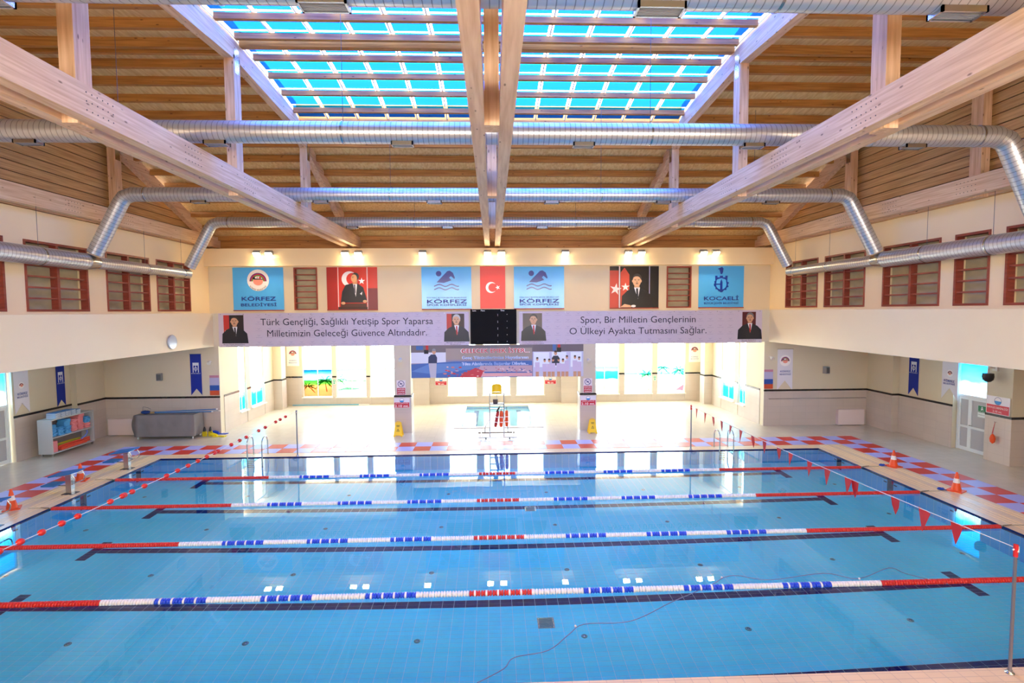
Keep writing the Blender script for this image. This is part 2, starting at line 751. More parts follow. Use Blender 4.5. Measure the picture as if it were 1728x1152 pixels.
# basin walls
pw = struct('wall_pool_far', MB().box(-12.8, 12.8, PY1, PY1 + .3, -PD, -.2), PWX)
pw2 = struct('wall_pool_near', MB().box(-12.8, 12.8, PY0 - .3, PY0, -PD, -.2), PWX)
for sgn, nm in ((-1, 'left'), (1, 'right')):
    a, b = sorted((sgn * 12.5, sgn * 12.8))
    pe = struct('wall_pool_' + nm, MB().box(a, b, PY0, PY1, -PD, -.2), PWY)
    for ly in LANES:
        x0, x1 = sorted((sgn * 12.5, sgn * 12.49))
        t = MB()
        for i in range(11):
            for q in (-.0625, .0625):
                t.box(x0, x1, ly + q - .058, ly + q + .058, -.32 - .125 * i + .004, -.2 - .125 * i)
        for q in (-.25, -.1875, .1875, .25):
            t.box(x0, x1, ly + q - .029, ly + q + .029, -.57, -.45)
        t.build('target_cross', DTILE, pe)
ed = MB()
for args in ((-12.5, 12.5, PY1 - .006, PY1), (-12.5, 12.5, PY0, PY0 + .006)):
    ed.box(args[0], args[1], args[2], args[3], -.2, -.002)
for args in ((-12.5, -12.494), (12.494, 12.5)):
    ed.box(args[0], args[1], PY0 + .006, PY1 - .006, -.2, -.002)
struct('trim_1', ed, DTILE)
WZ_ = -.03
mb = MB()
mb._add([(-12.49, PY0 + .006, WZ_), (12.49, PY0 + .006, WZ_), (12.49, PY1 - .006, WZ_), (-12.49, PY1 - .006, WZ_)], [(0, 1, 2, 3)])
mb.build('pool_water', WATER, None, 'stuff', 'clear still water filling the large swimming pool', 'water', fixn=False)

# inlets and drain plates on the pool floor
INL = mat('inlet_grey', (110, 150, 150), .4)
ILN = iter(range(99))


def INLL():
    i = next(ILN) + 1
    return 'small round grey inlet on the pool floor, %s from left in the %s row' % (['first', 'second', 'third', 'fourth', 'fifth', 'sixth', 'seventh', 'eighth'][i % 8], ['nearest', 'second', 'third', 'farthest'][i // 8])


inlet = None
for y in (10.0, 12.45, 14.9, 17.4):
    for x in (-11.5, -8.2, -4.9, -1.63, 1.63, 4.9, 8.2, 11.5):
        if inlet is None:
            inlet = thing('floor_inlet', (x, y, -PD + .006), 'small round grey inlet on the pool floor, first from left in the nearest row', 'inlet', 'round inlets on the pool floor')
            MB().lathe([(.062, 0), (.062, .008), (.045, .014), (.02, .018)], (x, y, -PD + .006), 14).build('cover', INL, inlet)
            MB().lathe([(.03, .018), (.03, .024), (.01, .026)], (x, y, -PD + .006), 10).build('nozzle', STEEL, inlet)
        else:
            dup(inlet, (x, y, -PD + .006), label=INLL())
for (x, y, lb) in ((.92, 10.45, 'square metal drain grate on the pool floor nearest the front edge'), (1.0, 16.05, 'square metal drain grate on the pool floor further out')):
    t = thing('floor_drain', (x, y, -PD + .006), lb, 'drain')
    MB().box(x - .17, x + .17, y - .17, y + .17, -PD + .006, -PD + .012).build('frame', STEEL, t)
    g = MB()
    for i in range(7):
        g.box(x - .14, x + .14, y - .14 + i * .043, y - .12 + i * .043, -PD + .012, -PD + .022)
    g.build('grate', INL, t)

# ================================================================== DECK
fl = MB()
for a in ((-18.9, -13.9, 0, 24.0), (13.76, 18.9, 0, 24.0), (-13.9, 13.76, 20.46, 24.0), (-13.9, 13.76, 0, 6.3),
          (-12.3, -1.75, 24.0, 31.3), (2.0, 12.4, 24.0, 31.3), (-1.75, 2.0, 24.0, 24.4), (-1.75, 2.0, 30.15, 31.3),
          (-18.9, -12.3, 24.0, 24.6), (12.4, 18.9, 24.0, 24.6)):
    fl.box(a[0], a[1], a[2], a[3], -.2, 0)
floor = struct('floor', fl, FLOORM)
cp = MB()
for a in ((-13.9, 13.76, PY1, 20.46), (-13.9, 13.76, 6.3, PY0), (-13.9, -12.5, PY0, PY1), (12.5, 13.76, PY0, PY1)):
    cp.box(a[0], a[1], a[2], a[3], -.2, 0)
coping = struct('pool_coping', cp, COPEM)
# overflow channel covers: low ridged strips on the coping
rg = MB()
for q in (.28, .42, .56, .9, 1.04):
    rg.box(-12.5 - q - .05, -12.5 - q, 6.6, 20.3, 0, .006)
    rg.box(12.5 + q, 12.5 + q + .05, 6.6, 20.3, 0, .006)
for q in (.14, .3, .46):
    rg.box(-12.5, 12.5, PY1 + q, PY1 + q + .03, 0, .006)
rg.build('ridge', mat('coping_ridge', (252, 222, 168), .4), coping)
gt = MB()
for i in range(220):
    gt.box(-13.4 + i * .122, -13.4 + i * .122 + .07, 6.62, 6.92, 0, .012)
gt.build('grating', mat('grating_white', (232, 222, 212), .4), coping, kind='stuff')
# chequered band, every tile its own piece
CE = .655
X0 = -11.78 - CE * 5
tr_ = MB().box(.006, CE - .006, .006, CE - .006, 0, .006).build('tile', MOSRED, floor)
tb_ = MB().box(.006, CE - .006, .006, CE - .006, 0, .006).build('tile', MOSBLU, floor)
used = {0: False, 1: False}


def put_tile(i, j):
    red = (i + j) % 2 == 0
    src = tr_ if red else tb_
    loc = (X0 + i * CE, 20.46 + j * CE, 0.0)
    if not used[red]:
        src.location = loc
        used[red] = True
    else:
        copy_to(src, floor, loc)


for j in range(2):
    for i in range(46):
        put_tile(i, j)
for j in range(-1, -18, -1):
    for i in (0, 1, 44, 45):
        put_tile(i, j)

# ================================================================== LOWER WALLS
ZS = 1.66


def wall(name, x0, x1, y0, y1, z0, z1, face, clad=True, upm=None):
    """face: side that shows: '+x','-x','-y','+y' """
    struct_o = struct(name, MB().box(x0, x1, y0, y1, z0, z1), upm or CREAM2)
    if clad:
        e, s_ = .02, .032
        d = {'+x': (1, 0), '-x': (-1, 0), '-y': (0, -1), '+y': (0, 1)}
        for q, mt, za, zb, ex in (('tile_cladding', WTY if 'x' in face else WTX, 0, ZS - .05, e), ('dark_strip', STRIP, ZS - .05, ZS + .03, s_)):
            m = MB()
            for f in face.split(','):
                if f == '+x':
                    m.box(x1, x1 + ex, y0, y1, za, zb)
                if f == '-x':
                    m.box(x0 - ex, x0, y0, y1, za, zb)
                if f == '-y':
                    m.box(x0 - (ex if '-x' in face else 0), x1 + (ex if '+x' in face else 0), y0 - ex, y0, za, zb)
                if f == '+y':
                    m.box(x0, x1, y1, y1 + ex, za, zb)
            m.build(q, mt, struct_o)
    return struct_o


GZ = 3.93
# left side under the gallery
wall('wall_left', -17.7, -17.3, 22.4, 24.0, 0, GZ, '+x')
wall('wall_left', -18.0, -17.55, 19.75, 22.4, 0, GZ, '+x')
wall('wall_left', -18.0, -17.4, 0, 18.25, 0, GZ, '+x')
wall('wall_far_left', -17.7, -12.3, 23.98, 24.3, 0, GZ, '-y')
# right side
wall('wall_right', 17.3, 17.7, 22.4, 24.0, 0, GZ, '-x,-y')
wall('wall_right', 17.6, 18.1, 19.68, 22.4, 0, GZ, '-x')
wall('wall_right', 17.45, 18.1, 17.2, 18.15, 0, GZ, '-x,-y')
wall('wall_right', 18.1, 18.5, 0, 17.2, 0, GZ, '-x')
wall('wall_far_right', 12.4, 17.7, 23.98, 24.3, 0, GZ, '-y')
# bay side walls with windows
for sg, nm, XW in ((-1, 'left', -12.3), (1, 'right', 12.4)):
    f = '+x' if sg < 0 else '-x'
    xa, xb = sorted((XW, XW + sg * .3))
    wall('wall_bay_' + nm, xa, xb, 24.3, 25.75, 0, 4.5, f)
    wall('wall_bay_' + nm, xa, xb, 26.55, 26.98, 0, 4.5, f)
    wall('wall_bay_' + nm, xa, xb, 28.55, 31.3, 0, 4.5, f)
    a_, b_ = sorted((XW, XW - sg * .45))
    wall('pilaster', a_, b_, 29.75, 30.35, 0, 4.5, ('+x' if sg < 0 else '-x') + ',-y')
    for y0, y1 in ((25.75, 26.55), (26.98, 28.55)):
        struct('wall_sill', MB().box(xa, xb, y0, y1, 0, .58), WTY)
        s2 = MB().box(min(XW - sg * .12, xb if sg > 0 else xa), max(XW - sg * .12, xa if sg < 0 else xb), y0 - .04, y1 + .04, .58, .63)
        struct('trim_2', s2, mat('sill_stone', (235, 230, 220), .3))

BW = [(-11.15, -9.45), (-9.21, -7.49), (-7.26, -5.55), (-2.77, -1.08), (-.73, .89), (1.25, 2.88), (5.62, 7.33), (7.65, 9.31), (9.62, 11.29)]
edges = [-12.3] + [v for ab in BW for v in ab] + [12.4]
for i in range(0, len(edges), 2):
    wall('wall_far', edges[i], edges[i + 1], 31.0, 31.3, 0, 4.5, '-y')
for a, b in BW:
    wall_s = struct('wall_sill', MB().box(a, b, 31.0, 31.3, 0, .42), WTX)
    struct('trim_2', MB().box(a - .04, b + .04, 30.9, 31.05, .42, .47), mat('sill_stone', (235, 230, 220), .3))
for a, b in ((-4.65, -3.83), (3.88, 4.71)):
    wall('pilaster', a, b, 30.6, 31.0, 0, 4.5, '-y,-x,+x')

SKYF = [(0.0, (214, 190, 160)), (.17, (250, 244, 230)), (.3, (250, 250, 245)), (.34, (70, 190, 215)), (.58, (90, 200, 225)), (.62, (150, 210, 240)), (1.0, (90, 170, 235))]
F_PALE = film('film_pale_sea', [(0, (250, 250, 246)), (.4, (250, 252, 252)), (.52, (190, 232, 238)), (.6, (240, 250, 252)), (1, (225, 242, 250))])
F_SEA = film('film_sea', SKYF)
F_DEEP = film('film_deep_sky', [(0, (206, 130, 96)), (.20, (222, 150, 110)), (.26, (120, 160, 90)), (.38, (90, 140, 80)), (.46, (190, 222, 240)), (.7, (60, 130, 215)), (1, (24, 70, 180))])
F_ISLE = film('film_island', [(0, (252, 250, 242)), (.30, (252, 250, 242)), (.36, (90, 150, 90)), (.42, (235, 246, 250)), (.7, (150, 205, 240)), (1, (60, 140, 220))])
F_BEACH = film('film_beach', [(0, (252, 250, 246)), (.42, (252, 250, 246)), (.5, (120, 205, 225)), (.6, (190, 230, 245)), (1, (120, 195, 240))])
F_SWIM = film('film_swimmer', [(0, (60, 190, 220)), (.4, (90, 205, 230)), (.6, (215, 240, 245)), (.75, (150, 220, 235)), (1, (235, 245, 248))], nz_amt=.5)
PALM = film('film_palm', [(0, (50, 104, 70)), (1, (84, 140, 96))], base=.1)
TRUNK = film('film_trunk', [(0, (110, 90, 60)), (1, (130, 105, 75))], base=.1)
TOWEL = film('film_towel', [(0, (210, 60, 70)), (1, (220, 90, 90))], base=.1)


def palm(fr, cx, cz, R, parent, trunk=None, fronds=9, seed=1):
    rn = random.Random(seed)
    m = MB()
    for i in range(fronds):
        a = math.radians(-25 + 230 * i / (fronds - 1) + rn.uniform(-8, 8))
        L_ = R * rn.uniform(.75, 1.05)
        pts = []
        for t in range(7):
            q = t / 6
            pts.append((cx + math.cos(a) * L_ * q, cz + math.sin(a) * L_ * q - .45 * L_ * q * q))
        top, bot = [], []
        for t, (px, pz) in enumerate(pts):
            wv = .16 * R * math.sin(math.pi * min(1, (t + .6) / 6.6)) + .01
            top.append((px, pz + wv * .4))
            bot.append((px + rn.uniform(-.03, .03), pz - wv * (1.0 if t % 2 else .35)))
        poly = top + bot[::-1]
        m._add([fr.P(u, v, .012 + .002 * i) for u, v in poly], [tuple(range(len(poly)))])
    m.build('palm_print', PALM, parent, fixn=False)
    if trunk:
        x1, z1, w_ = trunk
        m = MB()._add([fr.P(a, b, .010) for a, b in ((cx - w_ * .6, cz), (x1 - w_, z1), (x1 + w_, z1), (cx + w_ * .6, cz))], [(0, 1, 2, 3)])
        m.build('trunk_print', TRUNK, parent, fixn=False)


wn = [0]


def bay_window(fr, wd, z0, zd, z1, fm, extra=None):
    """fr at lower left of the opening; two film panes below, one clear pane above"""
    wn[0] += 1
    t = thing('window_%d' % wn[0], fr.P(wd / 2, 0, 0), kind='structure')
    t_ = .055

    def fb(a0, a1, b0, b1, d0=-.03, d1=.03):
        m = MB()
        vs = [fr.P(a, b, d) for d in (d0, d1) for b in (b0, b1) for a in (a0, a1)]
        m._add(vs, [(0, 2, 3, 1), (4, 5, 7, 6), (0, 1, 5, 4), (2, 6, 7, 3), (0, 4, 6, 2), (1, 3, 7, 5)])
        return m
    H = z1 - z0
    D = zd - z0
    f = MB()
    for q in (fb(0, wd, 0, t_), fb(0, wd, H - t_, H), fb(0, t_, t_, H - t_), fb(wd - t_, wd, t_, H - t_), fb(t_, wd - t_, D - .03, D + .03)):
        f._add(q.v, q.f)
    f.build('frame', PVC, t)
    fb(wd / 2 - .03, wd / 2 + .03, t_, D - .03).build('mullion', PVC, t)
    fb(t_, wd / 2 - .03, t_, D - .03, -.008, 0).build('pane', fm, t)
    fb(wd / 2 + .03, wd - t_, t_, D - .03, -.008, 0).build('pane', fm, t)
    fb(t_, wd - t_, D + .03, H - t_, -.008, 0).build('pane', CLEAR, t)
    if extra:
        extra(t)
    return t


FM = [F_DEEP, F_ISLE, F_PALE, F_PALE, F_PALE, F_PALE, F_SEA, F_BEACH, F_BEACH]
for i, (a, b) in enumerate(BW):
    fr = FY(a, 31.1, .47)
    ex = None
    if i == 0:
        def ex(t, fr=fr):
            palm(fr, 1.25, .95, .62, t, (1.35, .3, .03), seed=3)
            palm(fr, .25, .62, .5, t, None, seed=5)
            palm(fr, -.02, 1.5, .4, t, None, 6, seed=6) if False else None
    if i == 1:
        def ex(t, fr=fr):
            palm(fr, .12, 1.0, .6, t, None, 6, seed=8)
            m = MB()._add([fr.P(u, v, .01) for u, v in ((.06, .42), (.5, .55), (1.0, .52), (1.66, .42), (1.2, .40), (.06, .36))], [(0, 1, 2, 3, 4, 5)])
            m.build('island_print', PALM, t, fixn=False)
    if i == 7:
        def ex(t, fr=fr):
            palm(fr, 1.35, 1.1, .62, t, (1.5, .1, .035), seed=11)
    if i == 8:
        def ex(t, fr=fr):
            palm(fr, .35, 1.5, .5, t, (.2, .9, .03), 7, seed=12)
            palm(fr, 1.3, 1.35, .55, t, (1.5, .5, .03), seed=13)
            m = MB()._add([fr.P(u, v, .01) for u, v in ((1.1, .16), (1.6, .12), (1.62, .5), (1.5, .42), (1.35, .34))], [(0, 1, 2, 3, 4)])
            m.build('towel_print', TOWEL, t, fixn=False)
    bay_window(fr, b - a, .47, 2.08, 4.3, FM[i], ex)
for y0, y1 in ((25.75, 26.55), (26.98, 28.55)):
    bay_window(FXL(-12.4, y0, .63), y1 - y0, .63, 2.16, 4.3, F_SWIM)
    bay_window(FXR(12.5, y1, .63), y1 - y0, .63, 2.16, 4.3, F_SWIM)

# bay ceiling, beams and columns
struct('ceiling_bay', MB().box(-12.6, 12.7, 24.3, 31.3, 4.5, 5.0), CREAM)
struct('trim_3', MB().box(-12.3, 12.4, 23.6, 24.3, GZ, 5.38), CREAM2)
for a, b in ((-4.5, -3.78), (3.8, 4.5)):
    wall('column', a, b, 23.6, 24.28, 0, GZ, '-y,-x,+x')
# galleries
gl = MB().box(-18.4, -12.3, 0.6, 24.3, GZ, 5.38)
struct('gallery_left', gl, CREAM)
struct('gallery_right', MB().box(12.4, 18.5, 0.6, 24.3, GZ, 5.38), CREAM)
struct('gallery_far', MB().box(-14.2, 14.2, 24.3, 31.3, 5.0, 5.38), CREAM)
struct('gallery_near', MB().box(-18.4, 18.5, -4.3, .6, 3.6, 3.9), CREAM)
struct('wall_near', MB().box(-18.4, 18.5, 0.2, .6, 0, 3.6), CREAM2)
nw = MB()  # unseen wall behind the camera; its openings are added to let in fill light
nw.box(-14.3, 14.3, -4.3, -4.0, 3.9, 5.1).box(-14.3, 14.3, -4.3, -4.0, 8.1, 9.2)
for i in range(9):
    x = -12 + i * 3.0
    nw.box(x - .2, x + .2, -4.3, -4.0, 5.1, 8.1)
nw.box(-14.3, -12.2, -4.3, -4.0, 5.1, 8.1).box(12.2, 14.3, -4.3, -4.0, 5.1, 8.1)
struct('wall_near', nw, CREAM)

# ================================================================== UPPER WALLS
YB = 26.35
YW = 26.45
# far upper wall with openings
fu = MB()
WF = [(-9.78, -8.64), (8.58, 9.84)]
z0w, z1w = 5.5, 7.57
seg = [-13.85, -9.78, -8.64, 8.58, 9.84, 13.85]
for i in (0, 2, 4):
    fu.box(seg[i], seg[i + 1], YW - .1, YW + .3, 5.38, 7.62)
for i in (1, 3):
    fu.box(seg[i], seg[i + 1], YW - .1, YW + .3, 5.38, z0w)
    fu.box(seg[i], seg[i + 1], YW - .1, YW + .3, z1w, 7.62)
struct('wall_far', fu, CREAM2)
struct('trim_4', MB().box(-13.85, 13.85, YW - .45, YW + .3, 7.62, 8.45), CREAM)


def slat_window(fr, wd, H, cols, rows):
    wn[0] += 1
    t = thing('window_%d' % wn[0], fr.P(wd / 2, 0, 0), kind='structure')

    def fb(a0, a1, b0, b1, d0, d1):
        m = MB()
        vs = [fr.P(a, b, d) for d in (d0, d1) for b in (b0, b1) for a in (a0, a1)]
        m._add(vs, [(0, 2, 3, 1), (4, 5, 7, 6), (0, 1, 5, 4), (2, 6, 7, 3), (0, 4, 6, 2), (1, 3, 7, 5)])
        return m
    f = MB()
    e = .07
    for q in (fb(0, wd, 0, e, -.22, .02), fb(0, wd, H - e, H, -.22, .02), fb(0, e, e, H - e, -.22, .02), fb(wd - e, wd, e, H - e, -.22, .02)):
        f._add(q.v, q.f)
    f.build('frame', REDW, t)
    W = (wd - 2 * e) / cols
    for c in range(1, cols):
        fb(e + W * c - .05, e + W * c + .05, e, H - e, -.22, 0).build('mullion', REDW, t)
    for c in range(cols):
        for r in range(1, rows):
            z = e + (H - 2 * e) * r / rows
            a0 = e + W * c + (.05 if c else 0)
            a1 = e + W * (c + 1) - (.05 if c < cols - 1 else 0)
            fb(a0, a1, z - .025, z + .025, -.17, -.02).build('slat', REDW, t)
    fb(0, wd, 0, H, -.38, -.34).build('pane', mat('frosted_backing', (206, 196, 160), .5, noise=.25, nscale=(1.2, 1.2, 2.5)), t)
    return t


for a, b in WF:
    slat_window(FY(a, YW - .1, z0w), b - a, z1w - z0w, 1, 7)
# side upper walls
for sg, nm in ((-1, 'left'), (1, 'right')):
    XW = sg * 13.85
    wins = [(12.2, 15.55), (16.2, 18.65), (19.5, 21.9), (22.35, 24.75)] if sg < 0 else [(10.3, 13.0), (13.15, 13.95), (14.5, 15.65), (16.15, 18.6), (19.5, 21.95), (22.4, 24.9)]
    if sg > 0:
        wins = [(10.6, 12.3), (12.75, 14.05), (14.5, 15.65), (16.15, 18.6), (19.5, 21.95), (22.4, 24.9)]
    m = MB()
    xa, xb = sorted((XW, XW + sg * .45))
    prev = -4.0
    for y0, y1 in wins:
        m.box(xa, xb, prev, y0, 5.38, 8.5)
        m.box(xa, xb, y0, y1, 5.38, 5.47)
        m.box(xa, xb, y0, y1, 7.6, 8.5)
        prev = y1
    m.box(xa, xb, prev, YW + .3, 5.38, 8.5)
    struct('wall_' + nm, m, CREAM)
    for y0, y1 in wins:
        c = 2 if y1 - y0 > 1.6 else 1
        fr = FXL(XW, y0, 5.47) if sg < 0 else FXR(XW, y1, 5.47)
        slat_window(fr, y1 - y0, 7.6 - 5.47, c, 6)

# ================================================================== ROOF
# underside of purlins against y (both slopes), ridge near y = 14.6
PUR = [(20.1, 11.44), (21.03, 11.17), (21.96, 10.87), (22.89, 10.56), (23.82, 10.17), (24.75, 9.71), (25.68, 9.27), (26.6, 8.90)]
FLATP = [(11.5, 12.1), (12.55, 12.22), (13.6, 12.3), (14.65, 12.35), (15.75, 12.32), (16.75, 12.25), (17.75, 12.14), (18.75, 11.97)]
CH = [(2.4, 8.6), (5.0, 9.6), (8.2, 10.92), (10.3, 11.7), (11.3, 11.82), (14.6, 12.05), (18.9, 11.78), (21, 10.92), (24.2, 9.6), (26.9, 8.5)]


def chord_z(y):
    for (a, za), (b, zb) in zip(CH, CH[1:]):
        if a <= y <= b:
            return za + (zb - za) * (y - a) / (b - a)
    return CH[0][1] if y < CH[0][0] else CH[-1][1]


TX = [-13.78, -6.95, -.1, 6.75, 13.6]
for k, x in enumerate(TX):
    t = thing('roof_truss', (x, 14.6, 8.55), kind='structure')
    end = k in (0, 4)
    sgs = (-1, 1)
    for s_ in sgs:
        xc = x + s_ * .245
        MB().box(xc - .12, xc + .12, -3.9 if not end else -3.9, 26.85, 8.54, 9.06).build('bottom_chord', WB, t)
    for py in (3.9, 9.25, 14.7, 20.1):
        MB().box(x - .125, x + .125, py - .18, py + .18, 8.5, chord_z(py) + .1).build('post', WZ, t)
    m = MB()
    for (a, za), (b, zb) in zip(CH, CH[1:]):
        m.prism([(a, za), (b, zb), (b, zb + .47), (a, za + .47)], 'x', x - .125, x + .125)
    m.build('top_chord', WB, t)
    pl = MB()
    for py in (14.7, 20.1):
        zc = chord_z(py)
        for s_ in (-1, 1):
            pl.box(x + s_ * .126, x + s_ * .13, py - .12, py + .12, zc - .35, zc + .3)
    pl.build('steel_plate', STEEL, t)
    # bolts in chord joints
    bt = MB()
    for yb in (9.25, 14.7, 20.1, 12.0, 17.6):
        for i in range(6):
            for j in range(3):
                for s_ in (-1, 1):
                    xx = x + s_ * .366
                    bt.lathe([(.012, -.003), (.012, .003)], (xx, yb - .3 + i * .12, 8.66 + j * .14), 6, 'x')
    bt.build('bolts', mat('bolt_dark', (70, 60, 55), .5), t, kind='stuff')
# purlins, one beam per bay
bays = [(TX[i] + .13, TX[i + 1] - .13) for i in range(4)]
for bi, (xa, xb) in enumerate(bays):
    inner = bi in (1, 2)
    for y, z in PUR + [(8.9, 11.35), (7.9, 11.0)]:
        struct('purlin', MB().box(xa, xb, y - .07, y + .07, z, z + .22), WX)
    for y, z in FLATP:
        if inner:
            struct('purlin', MB().box(xa, xb, y - .06, y + .06, z + .22, z + .37), WX)
        else:
            struct('purlin', MB().box(xa, xb, y - .07, y + .07, z - .02, z + .22), WX)
    if inner:
        struct('purlin', MB().box(xa, xb, 14.85, 15.05, 12.5, 12.86), WX)
    else:
        struct('purlin', MB().box(xa, xb, 14.86, 14.98, 12.3, 12.55), WX)
# plank deck over the purlins
prof = [(-4, 8.9), (2.4, 8.95), (5, 9.9), (8, 11.22), (9.0, 11.6), (10.6, 12.28)]
profm = [(10.6, 12.28), (11.5, 12.34), (13.6, 12.52), (14.65, 12.57), (16.75, 12.47), (18.75, 12.19), (19.5, 11.92)]
prof2 = [(19.5, 11.92), (20.1, 11.68), (21.03, 11.41), (21.96, 11.11), (22.89, 10.8), (23.82, 10.41), (24.75, 9.95), (25.68, 9.51), (27.2, 8.85)]


def deck(pr, xa, xb, mb):
    for (a, za), (b, zb) in zip(pr, pr[1:]):
        mb.prism([(a, za), (b, zb), (b, zb + .08), (a, za + .08)], 'x', xa, xb)


dk = MB()
deck(prof, -14.4, 14.3, dk)
deck(prof2, -14.4, 14.3, dk)
deck(profm, -14.4, TX[1] - .125, dk)
deck(profm, TX[3] + .125, 14.3, dk)
struct('ceiling', dk, WD)
# kerb of the skylight
kb = MB()
kb.box(TX[1] - .125, TX[3] + .125, 10.5, 10.6, 12.3, 13.0).box(TX[1] - .125, TX[3] + .125, 19.5, 19.6, 11.9, 12.75)
struct('trim_5', kb, WX)
kb = MB()
for x in (TX[1] - .1, TX[3] + .1):
    deck([(10.6, 12.3), (14.65, 12.55), (19.5, 12.2)], x - .06, x + .06, kb)
    for (a, za), (b, zb) in (((10.6, 12.3), (14.65, 12.6)), ((14.65, 12.6), (19.5, 12.2))):
        kb.prism([(a, za), (b, zb), (b, zb + .62), (a, za + .62)], 'x', x - .05, x + .05)
struct('trim_5', kb, WB)
# skylight glazing
sk = thing('skylight', (0, 15, 12.9), kind='structure')
SP = [(10.6, 12.53), (12.55, 12.68), (14.65, 12.80), (16.75, 12.70), (18.75, 12.44), (19.5, 12.30)]


def sky_z(y):
    for (a, za), (b, zb) in zip(SP, SP[1:]):
        if a <= y <= b + 1e-6:
            return za + (zb - za) * (y - a) / (b - a)
    return SP[-1][1]


rows = [10.6, 11.5, 12.55, 13.6, 14.65, 15.75, 16.75, 17.75, 18.75, 19.5]
NC = 13
cw = (TX[3] - TX[1]) / NC
for r in range(len(rows) - 1):
    y0, y1 = rows[r], rows[r + 1]
    for c in range(NC):
        xa = TX[1] + c * cw
        m = MB()
        z0_, z1_ = sky_z(y0), sky_z(y1)
        ym = y0 + (y1 - y0) * .5
        zm = (z0_ + z1_) / 2
        g = .07
        m._add([(xa + g, y0 + .02, z0_), (xa + cw - g, y0 + .02, z0_), (xa + cw - g, ym, zm), (xa + g, ym, zm)], [(0, 1, 2, 3)], 0)
        m._add([(xa + g, ym, zm), (xa + cw - g, ym, zm), (xa + cw - g, y1 - .06, z1_), (xa + g, y1 - .06, z1_)], [(0, 1, 2, 3)], 1)
        m.build('pane', [CYAN, CYAN2], sk, fixn=False)
for c in range(NC + 1):
    xa = TX[1] + c * cw
    m = MB()
    for y0, y1 in zip(rows, rows[1:]):
        m.bar((xa, y0, sky_z(y0) - .03), (xa, y1, sky_z(y1) - .03), .035, .06)
    m.build('glazing_bar', mat('white_glazing_bar', (228, 232, 238), .4), sk)
    m = MB()
    for y0, y1 in zip(rows, rows[1:]):
        m._add([(xa - .07, y0, sky_z(y0) + .005), (xa + .07, y0, sky_z(y0) + .005), (xa + .07, y1, sky_z(y1) + .005), (xa - .07, y1, sky_z(y1) + .005)], [(0, 1, 2, 3)])
    m.build('joint_strip', MILK, sk, fixn=False)
for y in rows:
    MB()._add([(TX[1], y - .06, sky_z(y) + .004), (TX[3], y - .06, sky_z(y) + .004), (TX[3], y + .02, sky_z(y) + .004), (TX[1], y + .02, sky_z(y) + .004)], [(0, 1, 2, 3)]).build('joint_strip', MILK, sk, fixn=False)
struct('ceiling_edge', MB().box(-14.4, 14.3, 26.76, 26.9, 8.3, 9.1), WX)
# gable boards
for sg, nm in ((-1, 'left'), (1, 'right')):
    X = TX[0] - .3 if sg < 0 else TX[4] + .3
    gb = struct('wall_gable_' + nm, MB().box(min(X, X + sg * .06), max(X, X + sg * .06), -4, 27.2, 8.5, 8.95), WG)
    MB().prism([(a, za - .0) for a, za in CH[::-1]] and ([(2.4, 8.5)] + [(a, za + .5) for a, za in CH] + [(26.9, 8.5)]), 'x', X + sg * .05, X + sg * .12).build('backing', mat('dark_backing_wood', (92, 62, 36), .8), gb)
    z = 8.97
    while z < 12.4:
        h = .30
        ys = [q * .1 for q in range(0, 273)]
        ok = [y for y in ys if y > 2.4 and chord_z(min(y, 26.9)) + .35 > z + h * .5]
        if ok:
            MB().box(min(X, X + sg * .04), max(X, X + sg * .04), min(ok), max(ok), z, z + h - .028).build('board', WG, gb)
        z += h

# ================================================================== DUCTS
def uv_pitch(o, axis_pts, pitch=.12):
    me = o.data
    uvl = me.uv_layers.new(name='UVMap')
    pts = [Vector(p) for p in axis_pts]
    og = org(o.parent)
    segs, acc = [], 0
    for a, b in zip(pts, pts[1:]):
        segs.append((a, b, acc))
        acc += (b - a).length
    vals = []
    for v in me.vertices:
        p = v.co + og
        best = None
        for a, b, s0 in segs:
            d = b - a
            t = max(0, min(1, (p - a).dot(d) / d.length_squared))
            q = (a + d * t - p).length
            if best is None or q < best[0]:
                best = (q, s0 + t * d.length)
        vals.append(best[1] / pitch)
    for lp in me.loops:
        uvl.data[lp.index].uv = (vals[lp.vertex_index], 0)


def duct_tube(name, pts, r, parent, n=24):
    # subdivide straight runs so the spiral seams stay even
    q = [Vector(pts[0])]
    for a, b in zip(pts, pts[1:]):
        a, b = Vector(a), Vector(b)
        k = max(1, int((b - a).length / .9))
        for i in range(1, k + 1):
            q.append(a.lerp(b, i / k))
    o = MB().tube(q, r, n).build(name, DUCT, parent)
    uv_pitch(o, q)
    return o


def grille(parent, x, y, z, r, wd=.5):
    t = MB()
    t.box(x - wd / 2, x + wd / 2, y - .13, y - .10, z - r - .05, z - r + .03)
    t.box(x - wd / 2, x + wd / 2, y + .10, y + .13, z - r - .05, z - r + .03)
    t.box(x - wd / 2, x - wd / 2 + .03, y - .13, y + .13, z - r - .05, z - r + .03)
    t.box(x + wd / 2 - .03, x + wd / 2, y - .13, y + .13, z - r - .05, z - r + .03)
    g = t.build('grille', STEEL, parent)
    s = MB()
    for i in range(6):
        yy = y - .08 + i * .032
        s.box(x - wd / 2 + .03, x + wd / 2 - .03, yy, yy + .012, z - r - .035, z - r - .01)
    s.build('louvre', GREYP, g)


